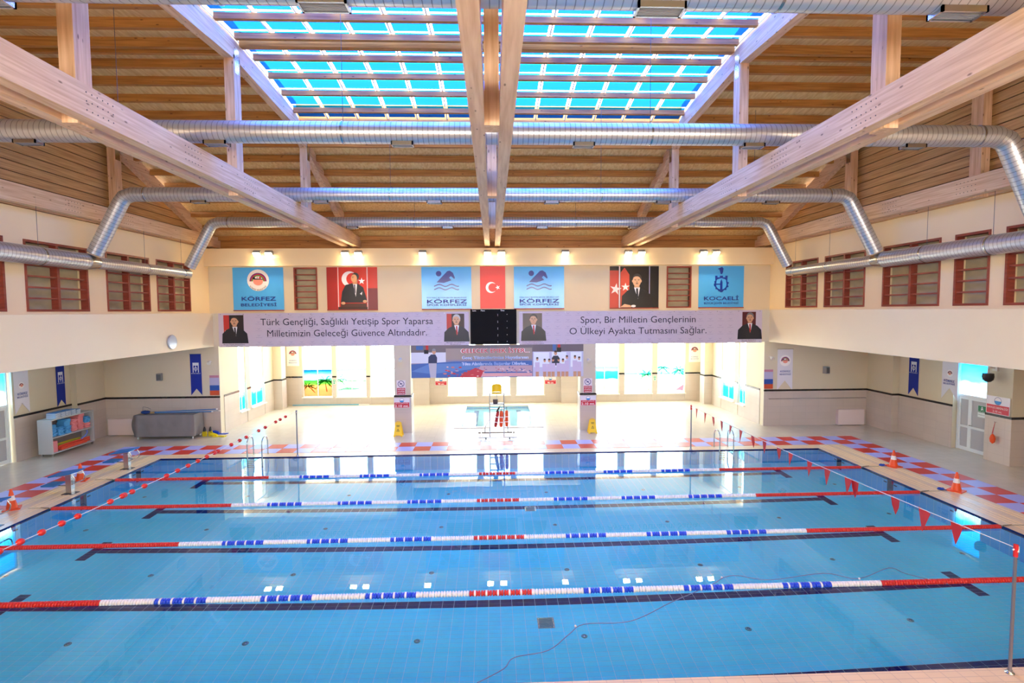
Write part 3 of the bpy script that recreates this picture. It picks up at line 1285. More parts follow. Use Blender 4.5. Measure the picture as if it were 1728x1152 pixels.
ZD = 9.31
DU = [(6.95, 9.52, .27, 'cut off by the top of the picture'), (12.55, 9.5, .245, 'crossing just below the near half of the skylight'),
      (18.2, ZD, .235, 'second from the far wall'), (23.7, ZD, .225, 'nearest the far wall')]
GR = {0: (-6.33, -2.19, 2.05, 5.98), 1: (-10.5, -6.35, -2.15, 2.03, 6.04, 9.93), 2: (-9.78, -5.8, -2.04, 1.92, 5.73, 9.5), 3: (-6.2, -2.05, 2.1, 6.2)}
for i, (y, z, r, wh) in enumerate(DU):
    t = thing('ventilation_duct', (0, y, z - r), 'round galvanised cross duct ' + wh, 'duct', 'round ducts across the hall')
    xe = 12.15
    pts = [(-13.25, y, 7.38), (-12.35, y, z - .28), (-12.22, y, z - .1), (-11.95, y, z)] + [(-11.95 + k * 23.9 / 8, y, z) for k in range(1, 8)] + [(11.95, y, z), (12.22, y, z - .1), (12.35, y, z - .28), (13.25, y, 7.38)]
    duct_tube('pipe', pts, r, t)
    for gx in GR[i]:
        grille(t, gx, y, z, r, .62 if i == 0 else .5)
    for hx in (-8.5, -3.5, 3.6, 8.9):
        MB().tube([(hx, y, z + r - .02), (hx, y, chord_z(y) + .35)], .006, 5).build('hanger_wire', DKSTEEL, t)
    for hx in (-8.5, -3.5, 3.6, 8.9, -11.5, 11.5):
        MB().tube([(hx - .02, y, z), (hx + .02, y, z)], r + .008, 24).build('joint_band', STEEL, t)
for sg, nm in ((-1, 'left'), (1, 'right')):
    X = sg * 13.42
    t = thing('ventilation_duct', (X, 12, 6.85), 'galvanised round spiral duct running along the %s wall in front of the red slatted windows' % nm, 'duct')
    z = 7.1
    pts = [(X, 1, z), (X, 17.9, z), (X, 18.2, z)]
    o = duct_tube('pipe', [(X, 1, z), (X, 18.0, z)], .27, t)
    duct_tube('reduced_pipe', [(X, 18.0, z), (X, 18.5, z), (X, 23.85, z)], [.27] + [.2] * 6 if False else .2, t)
    MB().tube([(X, 17.95, z), (X, 18.05, z), (X, 18.45, z)], [.28, .275, .21], 24).build('reducer', STEEL, t)
    for yb in (10.5, 14.0, 16.2, 21.0, 23.4):
        rr = .28 if yb < 18 else .21
        MB().tube([(X, yb - .025, z), (X, yb + .025, z)], rr, 24).build('joint_band', STEEL, t)
        MB().tube([(X, yb, z + rr - .02), (X, yb, 8.9)], .006, 5).build('hanger_wire', DKSTEEL, t)

# ================================================================== FLOODLIGHTS
LENS = mat('lamp_lens', (255, 226, 170), .3, emit=60)
LAMPL = ['lit halogen floodlight, left of the pair above the rainbow emblem poster', 'lit halogen floodlight, right of the pair above the rainbow emblem poster',
         'lit floodlight, left of the pair above the red lectern portrait', 'lit floodlight, right of the pair above the red lectern portrait',
         'single lit floodlight above the left swimmer poster', 'lit floodlight, left of the pair above the crescent flag', 'lit floodlight, right of the pair above the crescent flag',
         'single lit floodlight right of the right-hand swimmer poster', 'lit floodlight, left of the pair above the black-backed seated portrait',
         'lit floodlight, right of the pair above the black-backed seated portrait', 'lit floodlight, left of the pair above the gear and tower poster',
         'lit floodlight, right of the pair above the gear and tower poster']
lamp0 = None
for i, x in enumerate(LAMPX):
    if lamp0 is None:
        lamp0 = thing('floodlight', (x, 26.0, 8.2), LAMPL[0], 'lamp', 'floodlights on the far wall')
        a = Vector((x, 25.86, 8.2))
        MB().prism([(25.90, 8.08), (25.97, 8.28), (25.84, 8.34), (25.72, 8.22)], 'x', x - .17, x + .17).build('housing', GREYP, lamp0)
        MB().prism([(25.895, 8.07), (25.715, 8.215), (25.70, 8.20), (25.88, 8.055)], 'x', x - .15, x + .15).build('lens', LENS, lamp0)
        MB().box(x - .02, x + .02, 25.9, 26.0, 8.22, 8.25).box(x - .06, x + .06, 25.985, 26.0, 8.15, 8.3).build('bracket', DKSTEEL, lamp0)
    else:
        dup(lamp0, (x, 26.0, 8.2), label=LAMPL[i])

# ================================================================== POSTERS ON THE FAR UPPER WALL
LB = (84, 182, 255)
NV = (18, 46, 150)
SKIN = (214, 160, 124)
SUIT = (24, 26, 38)
HAIR = (50, 42, 40)
PROD = 0.012
PN = [mat('poster_edge', (150, 60, 48), .5)]
NAVYT = mat('navy_letters', NV, .5)
BLACKT = mat('black_letters', (38, 34, 52), .5)
WHITET = mat('white_letters', (250, 250, 250), .5)
REDT = mat('red_letters', (214, 28, 44), .5)
GLOSSY = .22


def sheet(fr, w_, h_, rgb, parent, name='sheet', rough=.35, th=.008):
    m = MB()
    vs = [fr.P(a, b, d) for d in (0, th) for b in (0, h_) for a in (0, w_)]
    m._add(vs, [(0, 2, 3, 1), (4, 5, 7, 6), (0, 1, 5, 4), (2, 6, 7, 3), (0, 4, 6, 2), (1, 3, 7, 5)])
    return m.build(name, mat('sheet_%d_%d_%d_%d' % (*rgb, int(rough * 100)), rgb, rough), parent)


def emblem(cx, cy, r):
    return [((246, 240, 240), ell(cx, cy, r)), ((110, 40, 130), ring(cx, cy - r * .1, r * .66, r * .78, 0, 180)), ((200, 50, 60), ring(cx, cy - r * .1, r * .57, r * .67, 0, 180)),
            ((70, 150, 60), ring(cx, cy - r * .1, r * .48, r * .58, 0, 180)), ((20, 24, 40), [(cx - r * .48, cy + r * .1), (cx - r * .48, cy + r * .26), (cx - r * .3, cy + r * .34), (cx - r * .26, cy + r * .16), (cx + r * .48, cy + r * .12), (cx + r * .48, cy + r * .02), (cx - r * .1, cy + r * .0)]),
            ((240, 150, 130), [(cx - r * .46, cy + r * .06), (cx + r * .46, cy + r * .06)] + ell(cx, cy - r * .12, r * .44, r * .34, 0, -180, 14)),
            ((205, 30, 40), [(cx - r * .1, cy + r * .2), (cx - r * .02, cy + r * .2), (cx - r * .05, cy + r * .42)]), ((205, 30, 40), ell(cx + r * .2, cy + r * .24, r * .1, None))]


def man(cx, z0, s, tie=(30, 30, 40), suit=SUIT, skin=SKIN, hair=HAIR, turn=0., must=True, tilt=0.):
    """printed half figure, s = head height"""
    hx, hz = cx + turn * s * .1, z0 + s * 2.15 + .0
    L_ = [(suit, [(cx - s * 1.25, z0), (cx - s * 1.2, z0 + s * .95), (cx - s * .75, z0 + s * 1.38), (cx - s * .2, z0 + s * 1.6), (cx + s * .25, z0 + s * 1.6), (cx + s * .8, z0 + s * 1.35), (cx + s * 1.2, z0 + s * .95), (cx + s * 1.3, z0)]),
          ((238, 240, 246), [(cx - s * .22, z0 + s * 1.62), (cx + s * .26, z0 + s * 1.62), (cx + s * .1, z0 + s * .7)]),
          (tie, [(cx - s * .06, z0 + s * 1.55), (cx + s * .1, z0 + s * 1.55), (cx + s * .13, z0 + s * .85), (cx + s * .05, z0 + s * .6), (cx - s * .02, z0 + s * .85)]),
          (tuple(int(v * .88) for v in skin), [(cx - s * .2, z0 + s * 1.62), (cx + s * .22, z0 + s * 1.62), (cx + s * .2, z0 + s * 1.95), (cx - s * .2, z0 + s * 1.95)]),
          (hair, ell(hx + s * .02, hz + s * .16, s * .38, s * .42)),
          (skin, ell(hx - s * .03 * turn, hz, s * .335, s * .46)),
          (skin, ell(hx + s * .34, hz - s * .02, s * .06, s * .11, n=10)),
          (skin, ell(hx - s * .34, hz - s * .02, s * .05, s * .10, n=10))]
    ex_ = hx - s * .05 * turn
    L_.append((hair, ell(hx, hz + s * .12, s * .37, s * .40, 4, 176, 12) + ell(hx - s * .02, hz + s * .14, s * .30, s * .22, 172, 8, 10)))
    for q in (-.14, .14):
        L_.append(((70, 48, 40), [(ex_ + s * (q - .08), hz + s * .11), (ex_ + s * (q + .08), hz + s * .12), (ex_ + s * (q + .08), hz + s * .085), (ex_ + s * (q - .08), hz + s * .075)]))
        L_.append(((40, 30, 28), ell(ex_ + s * q, hz + s * .03, s * .045, s * .02, n=8)))
    L_.append((tuple(int(v * .8) for v in skin), [(ex_ - s * .03, hz + s * .02), (ex_ - s * .06, hz - s * .12), (ex_ + s * .05, hz - s * .12), (ex_ + s * .02, hz + s * .02)]))
    if must:
        L_.append(((66, 50, 44), [(ex_ - s * .12, hz - s * .2), (ex_, hz - s * .15), (ex_ + s * .12, hz - s * .2), (ex_ + s * .1, hz - s * .22), (ex_ - s * .1, hz - s * .22)]))
    L_.append(((150, 84, 76), [(ex_ - s * .09, hz - s * .25), (ex_ + s * .09, hz - s * .25), (ex_ + s * .05, hz - s * .28), (ex_ - s * .05, hz - s * .28)]))
    return L_


def poster(x0, x1, z0, z1, rgb, label, y=None, name='poster', cat='poster', rough=GLOSSY, grp=None):
    y = (YW - .1 - .01) if y is None else y
    t = thing(name, ((x0 + x1) / 2, y, z0), label, cat, grp)
    fr = FY(x0, y, z0)
    sheet(fr, x1 - x0, z1 - z0, rgb, t, rough=rough)
    return t, fr, x1 - x0, z1 - z0


ZT, ZB = 7.575, 5.52
# rainbow emblem poster
t, fr, W, H = poster(-12.69, -10.27, ZB, ZT, LB, 'light blue poster with round rainbow emblem, leftmost on the far wall')
picture('picture', fr, emblem(W * .5, H * .70, H * .255), t, .010, rough=.3)
text('KÖRFEZ', fr, W / 2, H * .22, .27, NAVYT, t, width=1.63, bold=.03)
text('BELEDİYESİ', fr, W / 2, H * .09, .19, NAVYT, t, width=1.7, bold=.03)
text('KÖRFEZ BELEDİYESİ', fr, W / 2, H * .70, .10, BLACKT, t, width=.95, d=.035, arc=H * .245)
MB().box(-12.69, -10.27, YW - .16, YW - .11, ZB - .05, ZB).build('ledge', PN[0], t)
# red lectern portrait
t, fr, W, H = poster(-8.19, -5.74, ZB, ZT, (206, 44, 34), 'red poster of a man in dark suit standing at a lectern')
L_ = [((170, 30, 28), rect(0, W * .2, 0, H)), ((120, 40, 50), rect(W * .8, W, 0, H * .5)), ((226, 190, 190), rect(W * .215, W * .235, 0, H)), ((226, 190, 190), rect(W * .79, W * .81, 0, H)),
      ((246, 236, 236), ell(W * .45, H * .72, .38)), ((206, 44, 34), ell(W * .51, H * .72, .30)), ((246, 240, 240), star(W * .69, H * .67, .17, 90))]
hx, hz = W * .55, H * .735
L_ += [(SUIT, [(W * .27, H * .16), (W * .30, H * .42), (W * .37, H * .58), (W * .50, H * .62), (W * .60, H * .62), (W * .72, H * .52), (W * .77, H * .3), (W * .80, H * .16)]),
       ((240, 240, 246), [(W * .52, H * .61), (W * .60, H * .61), (W * .57, H * .3)]), ((90, 80, 96), [(W * .535, H * .59), (W * .565, H * .59), (W * .57, H * .40), (W * .545, H * .36)]),
       ((192, 132, 90), [(W * .51, H * .60), (W * .60, H * .60), (W * .61, H * .72), (W * .53, H * .72)]), (HAIR, ell(hx + .05, hz + .09, .17, .19)), ((214, 156, 108), ell(hx - .02, hz, .145, .195)),
       ((240, 240, 244), [(W * .655, H * .37), (W * .70, H * .42), (W * .69, H * .34)]), ((80, 34, 26), rect(W * .27, W * .78, H * .06, H * .14)), ((60, 22, 18), rect(W * .22, W * .8, 0, H * .06)),
       (SKIN, ell(W * .32, H * .15, .10, .07)), (SKIN, ell(W * .75, H * .19, .10, .07)), ((30, 20, 22), ell(hx - .07, hz + .04, .03, .012, n=8)), ((70, 48, 30), [(hx - .12, hz + .07), (hx - .03, hz + .09), (hx - .03, hz + .075), (hx - .12, hz + .06)])]
picture('picture', fr, L_, t, .010, rough=.3)
MB().box(-8.19, -5.74, YW - .16, YW - .11, ZB - .05, ZB).build('ledge', PN[0], t)
# swimmer posters
for x0, x1, lb in ((-3.59, -1.15, 'light blue swimmer logo poster left of the red flag'), (.95, 3.44, 'light blue swimmer logo poster right of the red flag')):
    t, fr, W, H = poster(x0, x1, ZB, ZT, LB, lb, rough=.12)

    def wave(zc, th, x_a, x_b):
        top = [(x_a + (x_b - x_a) * i / 16, zc + .05 * math.sin(i / 16 * 4 * math.pi - 1.0) + th / 2) for i in range(17)]
        bot = [(p, q - th) for p, q in top]
        return top + bot[::-1]
    L_ = [((22, 52, 150), ell(W * .345, H * .84, .135)),
          ((22, 52, 150), [(W * .30, H * .63), (W * .52, H * .90), (W * .57, H * .91), (W * .63, H * .86), (W * .67, H * .74), (W * .66, H * .71), (W * .59, H * .78), (W * .555, H * .745), (W * .60, H * .68), (W * .45, H * .62)]),
          ((22, 52, 150), wave(H * .56, .06, W * .25, W * .75)), ((22, 52, 150), wave(H * .48, .06, W * .25, W * .75))]
    picture('picture', fr, L_, t, .010, rough=.12)
    text('KOCAELİ BÜYÜKŞEHİR BELEDİYESİ', fr, W / 2, H * .255, .075, NAVYT, t, width=1.95, bold=.01)
    text('KÖRFEZ', fr, W / 2, H * .135, .25, NAVYT, t, width=1.95, bold=.03)
    text('SPOR KOMPLEKSİ', fr, W / 2, H * .07, .13, NAVYT, t, width=1.95, bold=.025)
    MB().box(x0, x1, YW - .16, YW - .11, ZB - .05, ZB).build('ledge', PN[0], t)
# flag
t, fr, W, H = poster(-.72, .52, ZB, ZT + .02, (222, 36, 22), 'red flag with white crescent and star above the black scoreboard', name='flag', cat='flag', rough=.3)
picture('picture', fr, [((250, 246, 246), ell(W * .44, H * .5, .27)), ((222, 36, 22), ell(W * .50, H * .5, .215)), ((250, 246, 246), star(W * .70, H * .5, .125, 180))], t, .010, rough=.3)
# seated portrait on black
t, fr, W, H = poster(5.72, 8.18, ZB, ZT, (16, 14, 18), 'black poster of a seated man in suit beside red flags')
L_ = [((196, 60, 40), rect(0, W * .18, 0, H * .9)), ((206, 70, 46), [(W * .22, 0), (W * .22, H * .85), (W * .3, H * .97), (W * .4, H * .8), (W * .4, 0)]), ((240, 226, 226), star(W * .12, H * .45, .3, 80)), ((244, 236, 236), star(W * .32, H * .5, .22, 90)),
      ((226, 210, 214), rect(W * .185, W * .21, 0, H)), ((150, 150, 190), rect(W * .80, W * .82, 0, H))]
L_ += man(W * .55, 0, .62, tie=(20, 22, 34), suit=(14, 14, 20), skin=(222, 176, 140))
L_ += [((222, 176, 140), [(W * .2, H * .01), (W * .3, H * .09), (W * .42, H * .06), (W * .44, H * .01)]), ((240, 240, 244), ell(W * .48, H * .04, .12, .06))]
picture('picture', fr, L_, t, .010, rough=.3)
MB().box(5.72, 8.18, YW - .16, YW - .11, ZB - .05, ZB).build('ledge', PN[0], t)
# gear and tower poster
t, fr, W, H = poster(10.2, 12.5, ZB, ZT, LB, 'light blue poster with a blue gear and tower emblem, rightmost on the far wall')
cx, cy = W * .5, H * .56
C2 = (20, 60, 170)
L_ = [(C2, ring(cx, cy, .27, .34, 150, 390, 26)), (C2, [(cx - .3, cy + .1), (cx - .32, cy + .42), (cx - .2, cy + .42), (cx - .2, cy + .34), (cx - .08, cy + .34), (cx - .08, cy + .42), (cx + .08, cy + .42), (cx + .08, cy + .34), (cx + .2, cy + .34), (cx + .2, cy + .42), (cx + .32, cy + .42), (cx + .3, cy + .1), (cx + .2, cy + .24), (cx, cy + .3), (cx - .2, cy + .24)]),
      (C2, [(cx - .06, cy - .4), (cx - .06, cy + .1), (cx, cy + .26), (cx + .06, cy + .1), (cx + .06, cy - .4)]), (C2, rect(cx - .38, cx, cy - .03, cy + .03)),
      (C2, [(cx - .04, cy + .5), (cx - .1, cy + .72), (cx - .2, cy + .76), (cx + .02, cy + .86), (cx + .1, cy + .78), (cx + .08, cy + .6), (cx + .03, cy + .5)])]
for a in range(160, 400, 30):
    L_.append((C2, ell(cx + .34 * math.cos(math.radians(a)), cy + .34 * math.sin(math.radians(a)), .045, n=8)))
picture('picture', fr, L_, t, .010, rough=.3)
text('KOCAELİ', fr, W / 2, H * .17, .26, NAVYT, t, width=1.75, bold=.03)
text('BÜYÜKŞEHİR BELEDİYESİ', fr, W / 2, H * .075, .13, NAVYT, t, width=1.75, bold=.02)
MB().box(10.2, 12.5, YW - .16, YW - .11, ZB - .05, ZB).build('ledge', PN[0], t)

# ================================================================== LONG BANNERS
YBN = 23.58
BNC = (206, 192, 204)


def banner(x0, x1, z0, z1, label, lines, ports):
    t, fr, W, H = poster(x0, x1, z0, z1, BNC, label, y=YBN, name='banner', cat='banner', rough=.5)
    wm = MB()
    for i in range(int(W / .46)):
        for j in range(5):
            a, b = .2 + i * .46, .1 + j * (H - .2) / 4.3
            if b < H - .08 and not any(pa - .3 < a < pb + .1 for pa, pb, _, _, _ in ports):
                for poly in ([(a, b), (a + .28, b), (a + .28, b + .018), (a, b + .018)], [(a + .04, b + .14), (a + .14, b + .06), (a + .24, b + .14), (a + .14, b + .10)]):
                    wm._add([fr.P(p, q, .0095) for p, q in poly], [tuple(range(4))])
    wm.build('watermark_pattern', mat('watermark', (186, 172, 190), .5), t, kind='stuff', fixn=False)
    for s_, cx, bz, wd, sz in lines:
        text(s_, fr, cx, bz, sz, BLACKT, t, width=wd, d=.012)
    for pa, pb, bgc, kw, cap in ports:
        pw_ = pb - pa
        fz = .16
        ph = H - .08 - fz
        f2 = Frame(fr.P(pa, fz, 0), (1, 0, 0))
        base = [(bgc, rect(0, pw_, 0, ph))]
        if kw.pop('flag', False):
            base += [((200, 50, 44), rect(0, pw_ * .28, 0, ph)), ((240, 230, 230), star(pw_ * .18, ph * .42, .12, 90))]
        ps = picture('portrait', f2, base + man(pw_ * .55, 0, ph * .36, **kw), t, .010, rough=.4)
        for k_, c_ in enumerate(cap):
            text(c_, fr, (pa + pb) / 2, .09 - k_ * .07, .062, BLACKT, t, width=min(pw_ * 1.05, .085 * len(c_) * .55 + .1), d=.012)
    # eyelets
    e = MB()
    for i in range(12):
        for zz in (.05, H - .05):
            e.lathe([(.012, 0), (.018, .004), (.012, .006)], fr.P(.1 + (W - .2) * i / 11, zz, .013), 8, 'y')
    e.build('eyelets', STEEL, t, kind='stuff')
    return t


zt, zb = 5.37, 3.90
banner(-12.05, -1.17, zb, zt, 'long pale lilac printed banner over the left bay opening',
       [('Türk Gençliği, Sağlıklı Yetişip Spor Yaparsa', 5.55, .94, 7.5, .42), ('Milletimizin Geleceği Güvence Altındadır.', 5.55, .44, 6.95, .42)],
       [(.22, 1.08, (40, 30, 34), dict(flag=True), ['Recep Tayyip ERDOĞAN', 'Cumhurbaşkanı']),
        (9.9, 10.68, (60, 34, 36), dict(flag=True, tie=(190, 40, 46), hair=(190, 190, 190), suit=(34, 34, 48)), ['Binali YILDIRIM', 'Başbakan'])])
banner(1.06, 12.05, zb, zt, 'long pale lilac printed banner over the right bay opening',
       [('Spor, Bir Milletin Gençlerinin', 5.35, .94, 5.2, .42), ('O Ülkeyi Ayakta Tutmasını Sağlar.', 5.35, .44, 6.2, .42)],
       [(.16, 1.02, (112, 98, 84), dict(tie=(190, 40, 46), must=False), ['İbrahim KARAOSMANOĞLU', 'Kocaeli Büyükşehir Belediye Başkanı']),
        (10.08, 10.70, (90, 20, 24), dict(tie=(180, 40, 40), hair=(120, 120, 120)), ['İsmail BARAN', 'Körfez Belediye Başkanı'])])
# scoreboard
sb = thing('scoreboard', (-.08, YBN, 3.92), 'black electronic scoreboard with white headings between the two long banners', 'scoreboard')
MB().box(-1.1, .94, YBN - .06, YBN + .02, 3.92, 5.48).build('housing', mat('scoreboard_black', (10, 8, 10), .7, spec=.2), sb)
fr = FY(-1.1, YBN - .06, 3.92)
for s_, a in (('Lane', .17), ('Place', .55), ('Time', 1.42)):
    text(s_, fr, a, 1.47, .085, WHITET, sb, d=.004, bold=.01)
dts = MB()
for i in range(5):
    for a, b in ((1.21, 0), (1.21, .055), (1.62, .0)):
        q = fr.P(a, 1.33 - i * .3 - b, .003)
        dts.lathe([(.012, 0), (.012, .004)], q, 8, 'y')
dts.build('indicator_dots', WHITET, sb)
# the photo mural below the beam
t, fr, W, H = poster(-3.74, 3.93, 2.45, 3.9, (150, 140, 160), 'wide photo banner of a pool and swimmers hanging between the two columns', y=YBN + .0, name='banner', cat='banner', rough=.5)
L_ = [((120, 110, 112), rect(0, W, H * .78, H)), ((168, 152, 140), rect(W * .2, W * .7, H * .55, H * .9)), ((226, 228, 236), rect(0, W * .2, H * .45, H * .78)), ((70, 110, 175), [(0, 0), (0, H * .42), (W * .25, H * .5), (W * .7, H * .5), (W * .7, 0)]),
      ((98, 140, 196), [(0, H * .2), (W * .1, H * .42), (W * .4, H * .46), (W * .42, H * .3), (W * .12, H * .12)]), ((196, 166, 176), [(W * .38, H * .18), (W * .40, H * .36), (W * .7, H * .36), (W * .7, H * .16)]), ((226, 170, 170), rect(W * .40, W * .7, H * .02, H * .13)),
      ((206, 60, 70), [(W * .27, 0), (W * .31, H * .14), (W * .37, H * .3), (W * .42, H * .2), (W * .40, 0)]), ((205, 205, 225), rect(W * .705, W, 0, H)), ((110, 100, 104), rect(W * .705, W, H * .78, H)), ((70, 110, 170), rect(W * .82, W * .84, H * .8, H)),
      ((200, 40, 40), rect(W * .085, W * .10, H * .86, H)), ((20, 20, 22), rect(W * .075, W * .1, H * .74, H * .86)), ((60, 110, 170), rect(W * .03, W * .07, H * .86, H * .98)), ((200, 40, 40), rect(W * .85, W * .865, H * .9, H)), ((20, 20, 22), rect(W * .845, W * .87, H * .76, H * .9)),
      ((240, 246, 250), rect(W * .71, W * .80, H * .3, H * .76)), ((240, 246, 250), rect(W * .815, W * .9, H * .3, H * .76)), ((240, 246, 250), rect(W * .925, W * .99, H * .3, H * .76))]
L_ += [((40, 54, 90), [(W * .098, H * .42), (W * .10, H * .64), (W * .115, H * .72), (W * .14, H * .72), (W * .15, H * .62), (W * .148, H * .42)]), ((196, 192, 200), [(W * .11, 0), (W * .10, H * .45), (W * .147, H * .45), (W * .142, 0)]), (SKIN, ell(W * .132, H * .80, .085, .11, n=14)), ((150, 150, 150), ell(W * .132, H * .86, .08, .06, n=12))]
rn = random.Random(4)
for i in range(26):
    L_.append((rn.choice([(206, 60, 70), (222, 130, 120), (236, 190, 180)]), ell(W * rn.uniform(.19, .42), H * rn.uniform(.04, .34), rn.uniform(.03, .09), rn.uniform(.015, .04), n=8)))
for i in range(34):
    L_.append((rn.choice([(150, 120, 150), (190, 120, 130), (90, 110, 160), (228, 200, 204)]), ell(W * rn.uniform(.41, .69), H * rn.uniform(.14, .30), rn.uniform(.02, .06), rn.uniform(.02, .04), n=6)))
L_ += [((44, 48, 66), [(W * .815, H * .35), (W * .815, H * .58), (W * .825, H * .65), (W * .85, H * .65), (W * .86, H * .58), (W * .86, H * .35)]), (SKIN, ell(W * .837, H * .73, .07, .10, n=12)), ((50, 40, 36), ell(W * .837, H * .78, .065, .05, n=10))]
for i, (u, h_) in enumerate([(.73, .55), (.773, .5), (.80, .5), (.822, .52), (.855, .52), (.88, .5), (.903, .6), (.95, .6), (.975, .56)]):
    L_ += [((210, 196, 220), rect(W * u - .10, W * u + .10, H * .16, H * (h_ - .10))), (SKIN, rect(W * u - .07, W * u + .07, 0, H * .16)), (SKIN, ell(W * u, H * h_, .055, .075, n=10)), ((60, 46, 42), ell(W * u, H * (h_ + .035), .055, .04, n=8))]
picture('picture', fr, L_, t, .010, step=.0003, rough=.5)
fr2 = Frame(fr.P(0, 0, .04), (1, 0, 0))
text('GELECEK EMEK İSTER...', fr2, W * .486, H * .76, .26, WHITET, t, width=3.06, bold=.045, d=0)
text('GELECEK EMEK İSTER...', fr2, W * .486, H * .76, .26, REDT, t, width=3.0, bold=.01, d=.004)
LBT = mat('light_blue_letters', (60, 140, 215), .5)
for s_, b in (('Genç Yüzücülerimize Hayatlarının', .57), ('Tüm Alanlarında Başarılar Dilerim...', .38)):
    text(s_, fr2, W * .486, H * b, .19, WHITET, t, width=2.95, bold=.03, d=0)
    text(s_, fr2, W * .486, H * b, .19, LBT, t, width=2.9, bold=0, d=.004)

# ================================================================== SIGNS, PENNANTS, WALL FITTINGS


def sign_nodive(x, z, y, lb):
    t, fr, W, H = poster(x - .2, x + .2, z, z + .66, (236, 226, 228), lb, y=y, name='sign', cat='sign', rough=.4)
    picture('picture', fr, [((60, 50, 110), ring(.2, .5, .12, .145, 0, 359)), ((60, 50, 110), [(.11, .57), (.13, .59), (.29, .43), (.27, .41)]), ((60, 50, 110), [(.15, .46), (.2, .5), (.27, .52), (.25, .54), (.19, .53), (.14, .49)]), ((196, 40, 58), rect(.02, .38, .02, .32))], t, .0095)
    for i, s_ in enumerate(('HAVUZA', 'ATLAMAK', 'YASAKTIR')):
        text(s_, fr, .2, .235 - i * .095, .08, WHITET, t, width=.3, d=.02, bold=.01)


def sign_depth(x, z, y, lb, big, small='HAVUZ DERİNLİĞİ', wd=.7):
    t, fr, W, H = poster(x - wd / 2, x + wd / 2, z, z + wd * .64, (236, 230, 234), lb, y=y, name='sign', cat='sign', rough=.4)
    r = wd * .13
    cy = H - r - .02
    picture('picture', fr, [((250, 250, 250), ell(W / 2, cy, r)), ((60, 150, 215), ell(W / 2, cy, r, None, 180, 360, 14)), ((60, 60, 120), ring(W / 2, cy, r * .94, r * 1.05, 0, 359)), ((206, 40, 58), rect(.02, W - .02, .015, H * .56))], t, .0095)
    text(small, fr, W / 2, H * .42, H * .12, WHITET, t, width=W * .8, d=.02)
    text(big, fr, W / 2, H * .09, H * .34, WHITET, t, width=W * (.86 if len(big) > 5 else .5), d=.02, bold=.02)


YC = 23.6 - .034
sign_nodive(-4.2, 1.70, YC, 'red and white no diving sign on the left column')
sign_nodive(4.13, 1.70, YC, 'red and white no diving sign on the right column')
sign_depth(-4.18, 1.12, YC, 'red 2.10 mt. depth sign on the left column', '2.10 mt.')
sign_depth(4.15, 1.12, YC, 'red 2.10 mt. depth sign on the right column', '2.10 mt.')
sign_depth(-3.16, 1.08, 30.96, 'small red depth sign left of the far middle windows', '90 cm', wd=.68)
sign_depth(3.25, 1.08, 30.96, 'small red depth sign right of the far middle windows', '90 cm', wd=.68)
# emblem prints on the bay end walls
for x, sd in ((-11.66, 'left'), (11.84, 'right')):
    t = thing('sign', (x, 30.99, 2.4), 'white hanging banner with round rainbow emblem on the bay wall at far ' + sd, 'banner')
    fr = FY(x - .35, 30.985, 2.3)
    sheet(fr, .7, 1.2, (244, 244, 240), t)
    picture('picture', fr, emblem(.35, .72, .27), t, .010)
    text('KÖRFEZ', fr, .35, .28, .10, NAVYT, t, width=.4, d=.02)
    text('BELEDİYESİ', fr, .35, .16, .09, NAVYT, t, width=.46, d=.02)
# small green exit plates between windows
for x, lb in ((-9.33, 'small green exit sign between the two left palm windows'), (9.46, 'small green exit sign between the two right palm windows')):
    t = thing('sign', (x, 30.95, 1.2), lb, 'sign')
    fr = FY(x - .08, 30.965, 1.22)
    sheet(fr, .16, .3, (226, 240, 230), t)
    picture('picture', fr, [((60, 160, 110), rect(.02, .14, .14, .28)), ((240, 250, 244), ell(.08, .22, .03, n=8)), ((60, 160, 110), rect(.03, .13, .03, .1))], t, .010)


def pennant(fr, wd, H, rgb, lb, kind_):
    t = thing('pennant', fr.P(wd / 2, 0, 0), lb, 'pennant')
    m = MB()
    poly = [(0, H), (0, 0), (wd / 2, wd * .62), (wd, 0), (wd, H)]
    n = 5
    vs = [fr.P(a, b, d) for d in (.01, .016) for a, b in poly]
    m._add(vs, [tuple(range(n)), tuple(range(2 * n - 1, n - 1, -1))] + [(i, (i + 1) % n, n + (i + 1) % n, n + i) for i in range(n)])
    m.build('cloth', mat('cloth_%d_%d_%d' % rgb, rgb, .8), t)
    MB().tube([fr.P(-.02, H, .013), fr.P(wd + .02, H, .013)], .012, 8).build('rod', STEEL, t)
    if kind_ == 'blue':
        picture('picture', fr, [((220, 226, 240), rect(wd * .22, wd * .78, H * .72, H * .79)), ((220, 226, 240), rect(wd * .22, wd * .30, H * .55, H * .72)), ((220, 226, 240), rect(wd * .70, wd * .78, H * .55, H * .72)),
                                ((220, 226, 240), ring(wd * .5, H * .64, wd * .11, wd * .16, 0, 359)), ((220, 226, 240), rect(wd * .47, wd * .53, H * .56, H * .73))], t, .018)
        text('KOCAELİ', fr, wd / 2, H * .52, .05, WHITET, t, width=wd * .8, d=.03)
    else:
        big = kind_ == 'white_big'
        picture('picture', fr, emblem(wd * .5, H * (.72 if big else .60), wd * (.36 if big else .19)), t, .018)
        text('KÖRFEZ', fr, wd / 2, H * (.44 if big else .40), .11 if big else .12, NAVYT, t, width=wd * .66, d=.04, bold=.01)
        text('BELEDİYESİ', fr, wd / 2, H * (.37 if big else .34), .09, NAVYT, t, width=wd * .72, d=.04, bold=.01)


